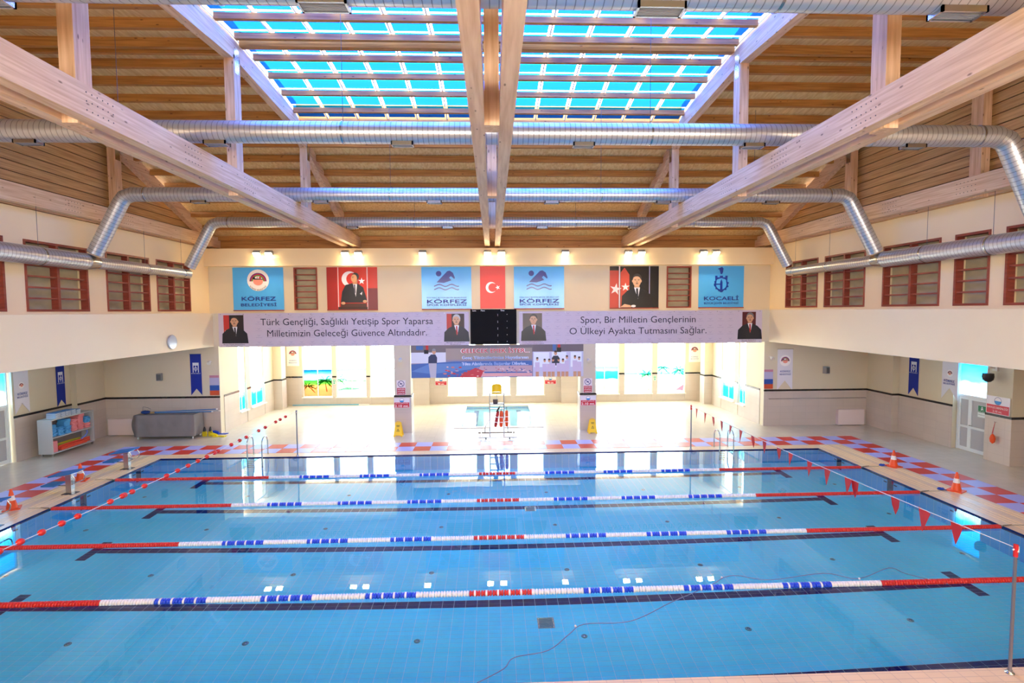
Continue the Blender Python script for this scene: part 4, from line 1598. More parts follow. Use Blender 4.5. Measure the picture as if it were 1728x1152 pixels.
BL = (20, 44, 150)
WH = (226, 222, 230)
pennant(FXL(-17.55, 19.82, 1.72), .62, 1.75, WH, 'white swallow-tailed pennant beside the left door', 'white')
pennant(FXL(-17.55, 21.70, 1.68), .42, 1.75, BL, 'blue swallow-tailed pennant above the kickboard shelf', 'blue')
pennant(FY(-13.55, 23.98, 1.74), .48, 1.84, BL, 'blue swallow-tailed pennant over the grey covered table', 'blue')
pennant(FXR(17.6, 21.87, 1.74), .52, 1.8, BL, 'blue swallow-tailed pennant on the right side wall', 'blue')
pennant(FXR(17.6, 20.2, 1.86), .72, 1.7, WH, 'white swallow-tailed pennant beside the right door', 'white')
pennant(FY(13.02, 23.98, 1.66), .72, 1.9, WH, 'white swallow-tailed emblem pennant at the right end of the far wall', 'white_big')
for x, lb in ((-12.73, 'striped rules poster at the far left wall end'), (12.40, 'striped rules poster at the far right wall end')):
    t, fr, W, H = poster(x, x + .42, 1.73, 2.62, (200, 170, 196), lb, y=23.97, rough=.4)
    picture('picture', fr, [((196, 130, 150), rect(0, W, H * .88, H)), ((186, 180, 214), rect(0, W, H * .5, H * .88)), ((40, 84, 170), rect(0, W, H * .24, H * .5)), ((206, 84, 44), rect(0, W, 0, H * .24))], t, .010)

CAMW = mat('white_housing', (228, 222, 210), .4)
for x, y, z, lb in ((-12.66, 23.98, 3.24, 'small white spotlight on the left far wall by the corner'), (12.67, 23.98, 3.20, 'small white spotlight on the right far wall by the corner'),
                    (-4.2, 23.6, 3.32, 'small white spotlight at the top of the left column'), (4.14, 23.6, 3.22, 'small white spotlight at the top of the right column')):
    t = thing('spotlight', (x, y, z), lb, 'spotlight')
    MB().lathe([(.05, 0), (.05, .02), (.02, .03), (.02, .07)], (x, y - .0, z), 12, 'y').build('wall_mount', CAMW, t)
    for o in t.children:
        o.scale = (1, -1, 1)
    MB().tube([(x, y - .07, z), (x, y - .13, z - .02), (x + .02, y - .2, z - .08)], [.035, .075, .085], 14).build('lamp_head', CAMW, t)
for x, lb in ((-14.85, 'grey wall speaker above the covered table'), (15.26, 'grey wall speaker on the right far wall')):
    t = thing('wall_speaker', (x, 23.98, 2.5), lb, 'speaker')
    MB().prism([(x - .09, 23.97), (x + .09, 23.97), (x + .12, 23.78), (x - .06, 23.74)], 'z', 2.42, 2.74).build('cabinet', GREYP, t)
    MB().prism([(x - .055, 23.739), (x + .115, 23.779), (x + .112, 23.77), (x - .05, 23.73)], 'z', 2.45, 2.71).build('grille', mat('speaker_grille', (90, 92, 96), .7), t)
# clock on the left gallery front
ck = thing('wall_clock', (-12.29, 20.55, 4.3), 'round white wall clock on the left gallery front', 'clock')
MB().lathe([(.27, 0), (.28, .03), (.26, .06), (.24, .06)], (-12.295, 20.55, 4.3), 28, 'x').build('rim', mat('silver_rim', (190, 192, 196), .3, .6), ck)
MB().lathe([(.24, .045), (.24, .05)], (-12.295, 20.55, 4.3), 28, 'x').build('dial', mat('dial_white', (240, 240, 240), .4), ck)
for a, L1, w1 in ((100, .13, .016), (60, .19, .012)):
    d = Vector((0, math.cos(math.radians(a)), math.sin(math.radians(a))))
    MB().bar(Vector((-12.24, 20.55, 4.3)), Vector((-12.24, 20.55, 4.3)) + d * L1, .006, w1).build('hand', BLACK, ck)
tk = MB()
for i in range(12):
    d = Vector((0, math.cos(math.radians(30 * i)), math.sin(math.radians(30 * i))))
    p = Vector((-12.242, 20.55, 4.3))
    tk.bar(p + d * .19, p + d * .225, .004, .012)
tk.build('hour_marks', BLACK, ck)

# grab rail and white access panels
t = thing('handrail', (14.9, 23.9, 1.26), 'thin horizontal steel rail on the right far wall', 'rail')
MB().tube([(12.6, 23.88, 1.27), (17.2, 23.88, 1.27)], .018, 8).build('rail', STEEL, t)
for x in (12.65, 14.2, 15.7, 17.15):
    MB().tube([(x, 23.88, 1.27), (x, 23.965, 1.27)], .012, 8).build('bracket', STEEL, t)
PINKW = mat('panel_pinkish_white', (232, 214, 212), .35)
for x0, x1, lb in ((-17.1, -15.9, 'low white panel box against the left far wall'), (15.84, 17.08, 'low white panel box against the right far wall')):
    t = thing('panel_box', ((x0 + x1) / 2, 23.85, 0), lb, 'box')
    MB().box(x0, x1, 23.78, 23.955, .03, .74).build('body', PINKW, t)
    MB().box(x0 + .02, x1 - .02, 23.77, 23.78, .05, .72).build('front_panel', PINKW, t)
    MB().box(x0 + .1, x0 + .2, 23.8, 23.94, 0, .03).build('foot', GREYP, t)
    MB().box(x1 - .2, x1 - .1, 23.8, 23.94, 0, .03).build('foot', GREYP, t)

# doors with a bright pane above
GREYGL = mat('frosted_door_panel', (176, 176, 180), .35)
CLOUD = film('film_blue_sky', [(0, (246, 252, 255)), (.35, (214, 240, 250)), (.5, (120, 210, 245)), (1, (60, 175, 235))], z0=2.1, z1=3.8, nz_amt=.3, base=.15)


def door(fr, wd, n, sign=False):
    """fr at the foot of the opening; glazed two leaf door, blue film pane above"""
    t = thing('door_%d' % n, fr.P(wd / 2, 0, 0), kind='structure')

    def fb(a0, a1, b0, b1, d0=-.04, d1=.04):
        m = MB()
        vs = [fr.P(a, b, d) for d in (d0, d1) for b in (b0, b1) for a in (a0, a1)]
        m._add(vs, [(0, 2, 3, 1), (4, 5, 7, 6), (0, 1, 5, 4), (2, 6, 7, 3), (0, 4, 6, 2), (1, 3, 7, 5)])
        return m
    f = MB()
    for q in (fb(0, .06, 0, 3.86, -.06, .06), fb(wd - .06, wd, 0, 3.86, -.06, .06), fb(.06, wd - .06, 2.05, 2.13, -.06, .06), fb(.06, wd - .06, 3.8, 3.86, -.06, .06)):
        f._add(q.v, q.f)
    f.build('door_frame', PVC, t)
    sp_ = .06 + (wd - .12) * .34
    for a, b in ((.06, sp_), (sp_, wd - .06)):
        lf = MB()
        e = .07
        for q in (fb(a, b, .01, .14), fb(a, b, 1.95, 2.04), fb(a, a + e, .14, 1.95), fb(b - e, b, .14, 1.95), fb(a + e, b - e, .88, .96)):
            lf._add(q.v, q.f)
        L1 = lf.build('door_leaf', PVC, t)
        fb(a + e, b - e, .14, .88, -.01, .01).build('panel', GREYGL, L1)
        fb(a + e, b - e, .96, 1.95, -.01, .01).build('panel', GREYGL, L1)
    hd = MB()
    q0, q1 = fr.P(sp_ + .035, 1.0, .04), fr.P(sp_ + .035, 1.0, .09)
    hd.tube([q0, q1, fr.P(sp_ + .16, 1.0, .09)], .012, 8)
    hd.build('door_handle', STEEL, t)
    fb(.06, wd - .06, 2.13, 3.8, -.01, 0).build('pane', CLOUD, t)
    if sign:
        f3 = Frame(fr.P(sp_ + .3, 1.38, .012), fr.r)
        sheet(f3, .34, .44, (240, 246, 242), t, 'exit_notice', th=.004)
        picture('notice_print', f3, [((20, 120, 80), rect(.01, .33, .18, .43)), ((250, 250, 250), ell(.17, .37, .03, n=8)), ((250, 250, 250), [(.14, .24), (.13, .33), (.21, .34), (.23, .24), (.19, .3)])], t, .006)
        text('ACİL ÇIKIŞ', f3, .17, .195, .05, WHITET, t, width=.26, d=.02)
        text('EMERGENCY EXIT', f3, .17, .08, .04, BLACKT, t, width=.28, d=.012)


door(FXR(17.82, 19.66, 0), 1.50, 1, True)
struct('wall_right', MB().box(17.9, 18.3, 18.15, 19.68, 0, 2.08).box(17.9, 18.3, 18.15, 19.68, 3.85, GZ), CREAM2)
door(FXL(-17.72, 18.2, 0), 1.5, 2)
wall_r = None

# pillar fittings on the right
t, fr, W, H = None, FXR(17.45, 18.1, 1.70), .86, .52
t = thing('sign', (17.42, 17.7, 1.7), 'red and white depth sign on the pillar right of the door', 'sign')
fr = FXR(17.42, 18.1, 1.70)
sheet(fr, .86, .62, (236, 232, 240), t)
picture('picture', fr, [((60, 150, 215), ell(.43, .46, .13, None, 180, 360, 12)), ((90, 90, 140), ring(.43, .46, .12, .135, 0, 359)), ((214, 60, 76), rect(.02, .84, .02, .32))], t, .010)
text('HAVUZ DERİNLİĞİ', fr, .43, .19, .09, WHITET, t, width=.76, d=.02)
text('2.10 mt.', fr, .43, .06, .10, WHITET, t, width=.34, d=.02)
t = thing('security_camera', (17.42, 17.9, 2.9), 'black dome security camera on a white arm on the right pillar', 'camera')
MB().box(17.38, 17.45, 17.72, 17.9, 3.2, 3.4).build('wall_mount', CAMW, t)
MB().tube([(17.4, 17.81, 3.3), (17.2, 17.81, 3.34), (17.15, 17.81, 3.24), (17.15, 17.81, 3.1)], .03, 10).build('arm', CAMW, t)
MB().lathe([(.16, .12), (.17, .0), (.15, -.1), (.08, -.17), (.01, -.19)], (17.15, 17.81, 3.0), 18).build('dome', BLACK, t)
t = thing('rescue_buoy', (17.4, 17.7, .7), 'orange rescue buoy hanging from a cord on the right pillar', 'buoy')
MB().lathe([(.01, -.2), (.07, -.14), (.085, -.02), (.06, .08), (.02, .14)], (17.32, 17.72, .86), 14).build('float', ORANGE, t)
MB().tube([(17.32, 17.72, 1.0), (17.36, 17.69, 1.42), (17.32, 17.75, 1.0)], .008, 6).build('cord', RED, t)
MB().tube([(17.43, 17.7, 1.42), (17.35, 17.7, 1.42), (17.34, 17.7, 1.45)], .008, 6).build('hook', STEEL, t)

# ================================================================== LANE ROPES
FR_ = .062


def float_bm(n=10, r=FR_, L1=.104, waist=.55):
    h = L1 / 2
    return MB().lathe([(r * .5, -h), (r, -h * .8), (r, -h * .25), (r * waist, 0), (r, h * .25), (r, h * .8), (r * .5, h)], (0, 0, 0), n, 'x')


seg_b = [-12.35, -7.5]
x = -7.5
lens = [1.0, .98, .98, .98, .98, .98, .99, 1.22, .99, .98, .98, .98, .98, .98, 1.0]
tot = sum(lens)
lens = [q * 15 / tot for q in lens]
SEG = [(-12.4, -7.5, 'R')]
for q, c in zip(lens, 'WBWBWBWCWBWBWBW'):
    SEG.append((x, x + q, c))
    x += q
SEG.append((7.5, 12.4, 'R'))
fl_src = {}
ZR = WZ_ + .015
RN = ['nearest the camera', 'second from the front', 'third from the front', 'farthest from the camera']
for k in range(4):
    y = PY0 + 2.5 * (k + 1)
    t = thing('lane_rope', (0, y, ZR), 'red white and blue lane rope floating on the pool, ' + RN[k], 'lane rope', 'lane ropes across the pool')
    MB().tube([(-13.05, y, .02), (-12.7, y, .02), (-12.44, y, ZR), (12.44, y, ZR), (12.7, y, .02), (13.05, y, .02)], .008, 6).build('cable', STEEL, t)
    for sx in (-1, 1):
        MB().tube([(sx * 12.7, y, .03), (sx * 12.5, y, .02), (sx * 12.42, y, ZR)], .016, 8).build('tensioner', STEEL, t)
    rg_ = MB()
    rgb_ = MB()
    for a, b, c in SEG:
        nf = max(1, round((b - a) / .109))
        st = (b - a) / nf
        for i in range(nf):
            xx = a + st * (i + .5)
            key = c if c in 'RWB' else 'R'
            if key not in fl_src:
                m_ = {'R': RED, 'W': ROPEW, 'B': BLUE}[key]
                o = float_bm().build('float', m_)
                o.parent = t
                fl_src[key] = o
                o.location = (xx, 0, 0)
            else:
                copy_to(fl_src[key], t, (xx, 0, 0))
            if c in 'BC' and i % 2 == 0:
                rg_.lathe([(FR_ * 1.06, -.018), (FR_ * 1.06, .018)], (xx + st * .5, y, ZR), 10, 'x')
    rg_.build('white_rings', ROPEW, t, kind='stuff')

# ================================================================== BACKSTROKE LINES
POLE = mat('pole_steel', (150, 150, 160), .3, .8)


def flagpole(x, y, h, lb, capred=True):
    t = thing('flag_pole', (x, y, 0), lb, 'pole')
    MB().tube([(x, y, 0), (x, y, h)], .024, 10).build('shaft', POLE, t)
    MB().lathe([(.06, 0), (.06, .012), (.035, .02), (.035, .05)], (x, y, 0), 14).build('base', STEEL, t)
    m = MB().tube([(x, y, h - .16), (x, y, h + .02)], .03, 10)
    m.build('cap', REDCLOTH if capred else POLE, t)
    MB().tube([(x - .05, y, h - .06), (x + .05, y, h - .02), (x, y - .04, h - .08)], .012, 6).build('knot', ROPEW, t)
    return t


flagpole(7.5, 20.0, 1.72, 'tall thin pole with red cap at the right of the far pool edge')
flagpole(-7.5, 20.0, 1.72, 'tall thin grey pole at the left of the far pool edge', False)
flagpole(7.5, 7.3, 1.93, 'steel pole with red top at the near right corner')


def line_pt(xl, y):
    q = (y - 7.3) / 12.7
    return Vector((xl, y, 1.9 - .19 * q - .10 * math.sin(math.pi * q)))


# right line with pennants
t = thing('flag_line', (7.5, 13.6, 1.7), 'white cord with red triangular pennants crossing the pool at the right', 'flag line')
MB().tube([line_pt(7.5, 7.3 + 12.7 * i / 24) for i in range(25)], .007, 5).build('cord', ROPEW, t)
for u in (1181, 1196, 1210, 1225, 1241, 1259, 1280, 1301, 1327, 1348, 1382, 1414, 1452, 1464, 1538, 1592, 1652):
    y = 7.6 * 896 / (u - 831)
    p = line_pt(7.5, y)
    w_, h_ = .32 + .03 * math.sin(u), .35 + .03 * math.cos(u * 3)
    tw = .05 * math.sin(u * 1.7)
    m = MB()
    a, b = p + Vector((-w_ * .1, -w_ / 2, 0)), p + Vector((w_ * .1, w_ / 2, 0))
    c = p + Vector((tw, tw * .6, -h_))
    mid1, mid2 = (a * .5 + c * .5) + Vector((tw * .4, -.01, 0)), (b * .5 + c * .5) + Vector((-tw * .2, .015, 0))
    off = Vector((.002, -.002, 0))
    vs = [a, b, mid2, c, mid1]
    m._add([v for v in vs] + [v + off * 1.5 for v in vs], [(0, 1, 2, 3, 4), (9, 8, 7, 6, 5)] + [(i, (i + 1) % 5, 5 + (i + 1) % 5, 5 + i) for i in range(5)])
    m.build('pennant', REDCLOTH, t)
t = thing('float_line', (-7.5, 13.6, 1.6), 'white cord strung with red balls crossing the pool at the left', 'float line')
MB().tube([line_pt(-7.5, 7.3 + 12.7 * i / 24) for i in range(25)], .007, 5).build('cord', ROPEW, t)
for u in (482, 473, 465.5, 448, 437, 416, 405, 391, 369, 363, 350, 335, 318.6, 301, 282.6, 245.7, 225, 212, 209, 188.7, 134.6, 108, 74.5, 39, 3):
    y = 7.385 * 896 / (831 - u)
    if y < 7.35 or y > 19.95:
        continue
    MB().sphere(line_pt(-7.5, y), .055, 12, 8, sc=(1, 1.15, .95)).build('ball', RED, t)
flagpole(-7.5, 7.3, 1.93, 'steel pole at the near left corner of the pool')

# ================================================================== STARTING BLOCKS
PADM = mat('block_pad_blue', (40, 112, 184), .85, noise=.1, nscale=(8, 8, 8))


def start_block(y, lb):
    x = -12.86
    t = thing('starting_block', (x, y, 0), lb, 'starting block', 'starting blocks at the left pool end')
    MB().box(x - .17, x + .17, y - .14, y + .14, 0, .015).build('base_plate', DKSTEEL, t)
    MB().box(x - .08, x + .08, y - .07, y + .07, .015, .56).build('pedestal', STEEL, t)
    MB().prism([(x - .42, .56), (x + .26, .66), (x + .27, .70), (x - .43, .60)][::1], 'y', y - .27, y + .27).build('platform', PADM, t)
    MB().bar((x - .28, y, .56), (x + .15, y, .62), .3, .03).build('platform_frame', STEEL, t)
    MB().prism([(x - .68, .27), (x - .30, .27), (x - .30, .31), (x - .68, .31)], 'y', y - .22, y + .22).build('step', PADM, t)
    MB().tube([(x - .6, y, .26), (x - .2, y, .24), (x - .06, y, .24)], .018, 8).build('step_arm', STEEL, t)
    pts = [(x + .22, y - .2, .62), (x + .30, y - .2, .50), (x + .26, y - .2, .36), (x + .2, y - .2, .33), (x + .2, y + .2, .33), (x + .26, y + .2, .36), (x + .30, y + .2, .50), (x + .22, y + .2, .62)]
    MB().tube(pts, .014, 8).build('handle', STEEL, t)
    MB().tube([(x + .06, y, .40), (x + .2, y, .34)], .014, 8).build('handle_arm', STEEL, t)
    return t


start_block(18.67, 'blue-topped steel starting block, farthest of the three')
start_block(16.17, 'blue-topped steel starting block, middle of the three')
start_block(13.67, 'blue-topped steel starting block cut off by the left edge')

# ================================================================== CONES
CONEW = mat('cone_white_band', (238, 230, 222), .4)


def cone(x, y, lb, rz=0.):
    t = thing('traffic_cone', (x, y, 0), lb, 'traffic cone')
    m = MB().box(x - .19, x + .19, y - .19, y + .19, 0, .03)
    m.build('base', ORANGE, t)
    MB().lathe([(.13, .03), (.085, .25)], (x, y, 0), 18).build('lower_cone', ORANGE, t)
    MB().lathe([(.086, .25), (.062, .38)], (x, y, 0), 18).build('white_band', CONEW, t)
    MB().lathe([(.061, .38), (.025, .56), (.012, .565)], (x, y, 0), 18).build('tip', ORANGE, t)
    for o in t.children:
        pass
    t.rotation_euler = (0, 0, rz)


cone(13.56, 17.42, 'orange and white cone on the right deck, farther of the two', .2)
cone(13.56, 14.95, 'orange and white cone on the right deck, nearer of the two', .5)
cone(-13.5, 17.42, 'orange and white cone behind the middle starting block', .3)
cone(-13.5, 14.95, 'orange and white cone near the left edge by a starting block', .6)
for x, y, lb in ((13.22, 17.5, 'small blue strap bundle beside the farther right cone'), (13.18, 15.05, 'small blue strap bundle beside the nearer right cone')):
    t = thing('strap', (x, y, 0), lb, 'strap')
    MB().tube([(x + .09 * math.cos(a * .6) * (1 - a * .02), y + .07 * math.sin(a * .6), .02 + a * .002) for a in range(22)], .018, 6).build('coil', mat('blue_strap', (20, 70, 170), .7), t)
    MB().tube([(x + .09, y, .02), (x + .11, y - .05, .02), (x + .10, y - .07, .02)], .012, 6).build('loose_end', mat('blue_strap', (20, 70, 170), .7), t)

# ================================================================== LADDERS
for xc, lb in ((-9.0, 'pair of chrome pool ladder rails at the left of the far edge'), (8.82, 'pair of chrome pool ladder rails at the right of the far edge')):
    t = thing('pool_ladder', (xc, 19.95, 0), lb, 'ladder')
    for dx in (-.27, .27):
        x = xc + dx
        pts = [(x, 20.32, 0)] + [(x, 20.06 + .26 * math.cos(a), .5 + .24 * math.sin(a)) for a in [math.pi * i / 10 for i in range(0, 11)]] + [(x, 19.80, .0), (x, 19.80, -1.25)]
        MB().tube(pts, .022, 10).build('rail', STEEL, t)
    for z in (-.35, -.65, -.95, -1.2):
        MB().box(xc - .26, xc + .26, 19.76, 19.84, z, z + .025).build('step', STEEL, t)

# ================================================================== LIFEGUARD CHAIR
lc = thing('lifeguard_chair', (.04, 22.4, 0), 'tall steel lifeguard chair with yellow seat in front of the small pool', 'lifeguard chair')
ALU = mat('aluminium', (176, 176, 180), .3, .8)
xl, xr = -.27, .33
for x in (xl, xr):
    MB().tube([(x - (.03 if x < 0 else -.03) * 0, 22.15, .08), (x, 22.2, 1.0), (x, 22.25, 1.55), (x, 22.28, 2.3)], .022, 8).build('front_post', ALU, lc)
    MB().tube([(x + (-.22 if x < 0 else .18), 23.0, .08), (x + (-.22 if x < 0 else .18), 22.98, .32), (x, 22.75, .75), (x, 22.7, 1.95), (x, 22.62, 2.15)], .02, 8).build('rear_post', ALU, lc)
    MB().tube([(x, 22.28, 1.95), (x, 22.72, 1.95)], .018, 8).build('arm_rest', ALU, lc)
for z in (.45, .74, 1.02, 1.28):
    MB().bar((xl, 22.17 + .04 * z, z), (xr, 22.17 + .04 * z, z), .09, .025).build('rung', ALU, lc)
MB().bar((xl, 22.24, 1.5), (xr, 22.24, 1.5), .3, .03).build('foot_rest', DKSTEEL, lc)
MB().bar((-.75, 22.1, .085), (.86, 22.1, .085), .04, .04).build('front_foot', ALU, lc)
MB().bar((-.78, 23.0, .085), (.80, 23.0, .085), .06, .05).build('rear_foot', mat('brown_steel', (120, 100, 90), .5, .4), lc)
for a in (-.62, .68):
    MB().tube([(a, 22.1, .08), (a - .04 * (1 if a < 0 else -1), 23.0, .10)], .018, 8).build('side_foot', ALU, lc)
for x in (-.44, .56):
    MB().lathe([(.05, -.02), (.05, .02)], (x, 22.1, .05), 12, 'x').build('wheel', BLACK, lc)
# seat shell
m = MB()
nx, nz_ = 10, 8
vs = []
for j in range(nz_ + 1):
    q = j / nz_
    for i in range(nx + 1):
        p = (i / nx - .5) * 2
        hw = .21 * (1 if q < .75 else math.sqrt(max(.05, 1 - ((q - .75) / .25) ** 2 * .6)))
        vs.append((.03 + p * hw, 22.66 - .07 * p * p + .02 * q, 1.93 + .34 * q))
fs = [(j * (nx + 1) + i, j * (nx + 1) + i + 1, (j + 1) * (nx + 1) + i + 1, (j + 1) * (nx + 1) + i) for j in range(nz_) for i in range(nx)]
m._add(vs, fs, 0, True)
m._add([(a, b + .015, c) for a, b, c in vs], [f[::-1] for f in fs], 0, True)
m.build('seat_back', YELLOW, lc, fixn=False)
MB().prism([(22.28, 1.90), (22.68, 1.88), (22.68, 1.92), (22.45, 1.935), (22.28, 1.93)], 'x', -.18, .24).build('seat_pan', YELLOW, lc)
MB().bar((.03, 22.5, 1.55), (.03, 22.5, 1.88), .03, .03, (0, 1, 0)).build('seat_stem', ALU, lc)
t = thing('storage_box', (.0, 22.3, 1.52), 'small brown box on the footrest of the lifeguard chair', 'box')
MB().box(-.13, .07, 22.17, 22.33, 1.52, 1.65).build('body', mat('brown_box', (96, 78, 66), .7), t)
MB().box(-.135, .075, 22.165, 22.335, 1.65, 1.67).build('lid', mat('brown_box_lid', (80, 64, 54), .7), t)


def rescue_tube(x, y, lb, lean, col, r=.075):
    t = thing('rescue_tube', (x, y, .5), lb, 'rescue tube')
    a, b = Vector((x + lean, y, .55)), Vector((x, y, 1.22))
    pts = [a.lerp(b, i / 6) for i in range(7)]
    MB().tube(pts, [r * .7, r, r, r, r, r, r * .7], 12).build('foam', col, t)
    for q in (.3, .62):
        p = a.lerp(b, q)
        d = (b - a).normalized() * .015
        MB().tube([p - d, p + d], r + .004, 12).build('band', ROPEW, t)
    MB().tube([b, b + Vector((0, .05, .12)), (x - .02, y + .02, 1.36)], .01, 6).build('strap', BLACK, t)


rescue_tube(.44, 22.14, 'orange rescue tube hanging on the right outside of the lifeguard chair', 0, ORANGE)
rescue_tube(.22, 22.06, 'orange rescue tube hanging inside the lifeguard chair frame', -.02, ORANGE, .085)
rescue_tube(.08, 22.06, 'dark red leaning rescue tube on the lifeguard chair', -.12, mat('dark_red', (176, 24, 26), .5), .07)
t = thing('cloth_bag', (.1, 22.0, 1.2), 'black strap bag hanging at the top of the rescue tubes', 'bag')
MB().prism([(.0, 1.22), (.06, 1.2), (.16, 1.38), (.12, 1.42), (.07, 1.36)], 'y', 21.93, 21.97).build('bag_body', BLACK, t)
MB().tube([(.14, 21.95, 1.4), (.2, 22.05, 1.5), (.24, 22.2, 1.46)], .008, 6).build('strap', BLACK, t)

# ================================================================== WET FLOOR SIGNS


def wet_sign(x, y, lb):
    t = thing('floor_sign', (x, y, 0), lb, 'floor sign')
    w_ = .2
    for s_, nm in ((-1, 'front_panel'), (1, 'rear_panel')):
        m = MB()
        y0_, y1_ = y + s_ * .14, y + s_ * .02
        vs = []
        for d in (0, s_ * .018):
            vs += [(x - w_, y0_ + d, .0), (x - w_ * .95, y0_ + d, .06), (x - .12, y1_ + d, .6), (x + .12, y1_ + d, .6), (x + w_ * .95, y0_ + d, .06), (x + w_, y0_ + d, .0), (x + w_ * .6, y0_ + d, 0), (x + w_ * .55, y0_ + d, .05), (x - w_ * .55, y0_ + d, .05), (x - w_ * .6, y0_ + d, 0)]
        n = 10
        m._add(vs, [tuple(range(n)), tuple(range(2 * n - 1, n - 1, -1))] + [(i, (i + 1) % n, n + (i + 1) % n, n + i) for i in range(n)])
        m.build(nm, YELLOW, t)
    MB().tube([(x - .07, y, .6), (x - .05, y, .64), (x + .05, y, .64), (x + .07, y, .6)], .014, 6).build('handle', YELLOW, t)
    fr = Frame((x, y - .155, .0), (1, 0, 0), (0, .2, 1))
    tri = [(-.07, .22), (.07, .22), (0, .35)]
    picture('warning_print', fr, [((40, 36, 20), tri), ((250, 205, 10), [(-.045, .235), (.045, .235), (0, .32)]), ((40, 36, 20), rect(-.008, .008, .25, .3)), ((110, 90, 20), rect(-.07, .07, .46, .49)), ((110, 90, 20), rect(-.06, .06, .42, .44))], t, .012)


wet_sign(-4.25, 23.0, 'yellow folding wet floor sign at the foot of the left column')
wet_sign(4.24, 23.05, 'yellow folding wet floor sign at the foot of the right column')

# ================================================================== SMALL POOL
sx0, sx1, sy0, sy1 = -1.62, 1.86, 24.55, 30.0
kb = MB()
for a in ((sx0 - .35, sx0, sy0 - .25, sy1 + .2), (sx1, sx1 + .35, sy0 - .25, sy1 + .2), (sx0, sx1, sy0 - .25, sy0), (sx0, sx1, sy1, sy1 + .2)):
    kb.box(*a, -.1, .03)
struct('small_pool_kerb', kb, mat('kerb_stone', (232, 222, 206), .3))
sb_ = MB().box(sx0 - .1, sx1 + .1, sy0 - .1, sy1 + .1, -.75, -.6)
sp_o = struct('small_pool_basin', sb_, tile_mat('small_pool_tiles', (160, 236, 252), (190, 226, 236), .25, .25, .3, 'xy', .006))
ws = MB()
ws.box(sx0 - .1, sx0, sy0, sy1, -.6, -.1).box(sx1, sx1 + .1, sy0, sy1, -.6, -.1).box(sx0, sx1, sy0 - .1, sy0, -.6, -.1).box(sx0, sx1, sy1, sy1 + .1, -.6, -.1)
ws.build('basin_wall', PWX, sp_o)
DT2 = mat('small_pool_dark_tile', (60, 110, 170), .3)
for xx in (sx0 + .45, sx1 - .7):
    MB().box(xx, xx + .25, sy0 + .3, sy1 - .6, -.6, -.594).build('dark_line', DT2, sp_o)
MB()._add([(sx0, sy0, -.04), (sx1, sy0, -.04), (sx1, sy1, -.04), (sx0, sy1, -.04)], [(0, 1, 2, 3)]).build('small_pool_water', WATER2, None, 'stuff', 'rippled shallow water in the small square pool', 'water', fixn=False)

# blue telescopic pole lying at the back
t = thing('cleaning_pole', (-9.4, 30.75, 0), 'long thin blue pole lying on the floor under the left windows', 'pole')
MB().tube([(-11.7, 30.85, .04), (-7.9, 30.8, .04)], .025, 8).build('shaft', mat('light_blue_pole', (60, 170, 215), .4), t)
MB().tube([(-7.9, 30.8, .04), (-7.3, 30.79, .04)], .02, 8).build('end_section', WHITE, t)

# ================================================================== COVERED TABLE
TARP = mat('grey_tarp', (132, 126, 126), .75, noise=.1, nscale=(2, 2, 2))
t = thing('covered_table', (-14.2, 23.4, 0), 'wheeled table draped in a grey cover against the left far wall', 'table')
x0, x1, y0, y1, zt_ = -15.45, -12.95, 22.98, 23.72, 1.05
m = MB()
N, K = 48, 14
per = []
for i in range(N):
    q = i / N * 4
    s_, u = int(q), q - int(q)
    per.append([(x0 + (x1 - x0) * u, y0), (x1, y0 + (y1 - y0) * u), (x1 - (x1 - x0) * u, y1), (x0, y1 - (y1 - y0) * u)][s_])
vs = []
for k in range(K + 1):
    z = zt_ - (zt_ - .12) * k / K
    for i, (a, b) in enumerate(per):
        nx_, ny_ = a - (x0 + x1) / 2, b - (y0 + y1) / 2
        on_front = abs(b - y0) < 1e-6
        u = (a - x0) / (x1 - x0)
        q = k / K
        d = .018 * math.sin(i * 2.4) * q + .03 * math.sin(math.pi * q)
        if on_front:
            d += .05 * math.sin(9 * math.pi * abs(u - .5) * (1 - q * .35) + 5 * q) * math.sin(math.pi * min(1, q * 1.15)) * (1 - .3 * u)
        ln = math.hypot(nx_ / (x1 - x0), ny_ / (y1 - y0))
        vs.append((a + nx_ / (x1 - x0) / ln * d, b + ny_ / (y1 - y0) / ln * d, z))
fs = [(k * N + i, k * N + (i + 1) % N, (k + 1) * N + (i + 1) % N, (k + 1) * N + i) for k in range(K) for i in range(N)]
m._add(vs, fs, 0, True)
m._add(vs[:N], [tuple(range(N))])
m.build('cover', TARP, t)
fr_ = MB()
for a in (x0 + .08, x1 - .08):
    for b in (y0 + .08, y1 - .08):
        fr_.bar((a, b, .1), (a, b, zt_ - .03), .04, .04, (0, 1, 0))
fr_.box(x0 + .05, x1 - .05, y0 + .05, y1 - .05, .1, .14)
fr_.build('frame', DKSTEEL, t)
for a in (x0 + .1, x1 - .1):
    for b in (y0 + .08, y1 - .08):
        MB().lathe([(.045, -.015), (.045, .015)], (a, b, .047), 12, 'x').build('wheel', WHITE, t)
LBP = mat('pole_blue', (30, 110, 180), .4)
for (ya, yb, za, zb, xa, xb, c1, lb) in ((23.2, 23.3, 1.115, 1.115, -14.7, -12.35, LBP, 'long blue telescopic pole lying on the covered table, front one'),
                                         (23.36, 23.5, 1.115, 1.19, -14.9, -12.25, LBP, 'long blue telescopic pole lying on the covered table, rear one'),
                                         (23.28, 23.4, 1.115, 1.135, -14.7, -12.1, mat('pole_silver', (190, 205, 215), .3, .5), 'silver pole lying between the blue poles on the covered table')):
    t = thing('cleaning_pole', (xa, ya, za), lb, 'pole')
    MB().tube([(xa, ya, za), (xb, yb, zb)], .02, 8).build('shaft', c1, t)
    MB().tube([(xb, yb, zb), (xb + .06, yb + .003, zb + .001)], .024, 8).build('end_cap', WHITE, t)
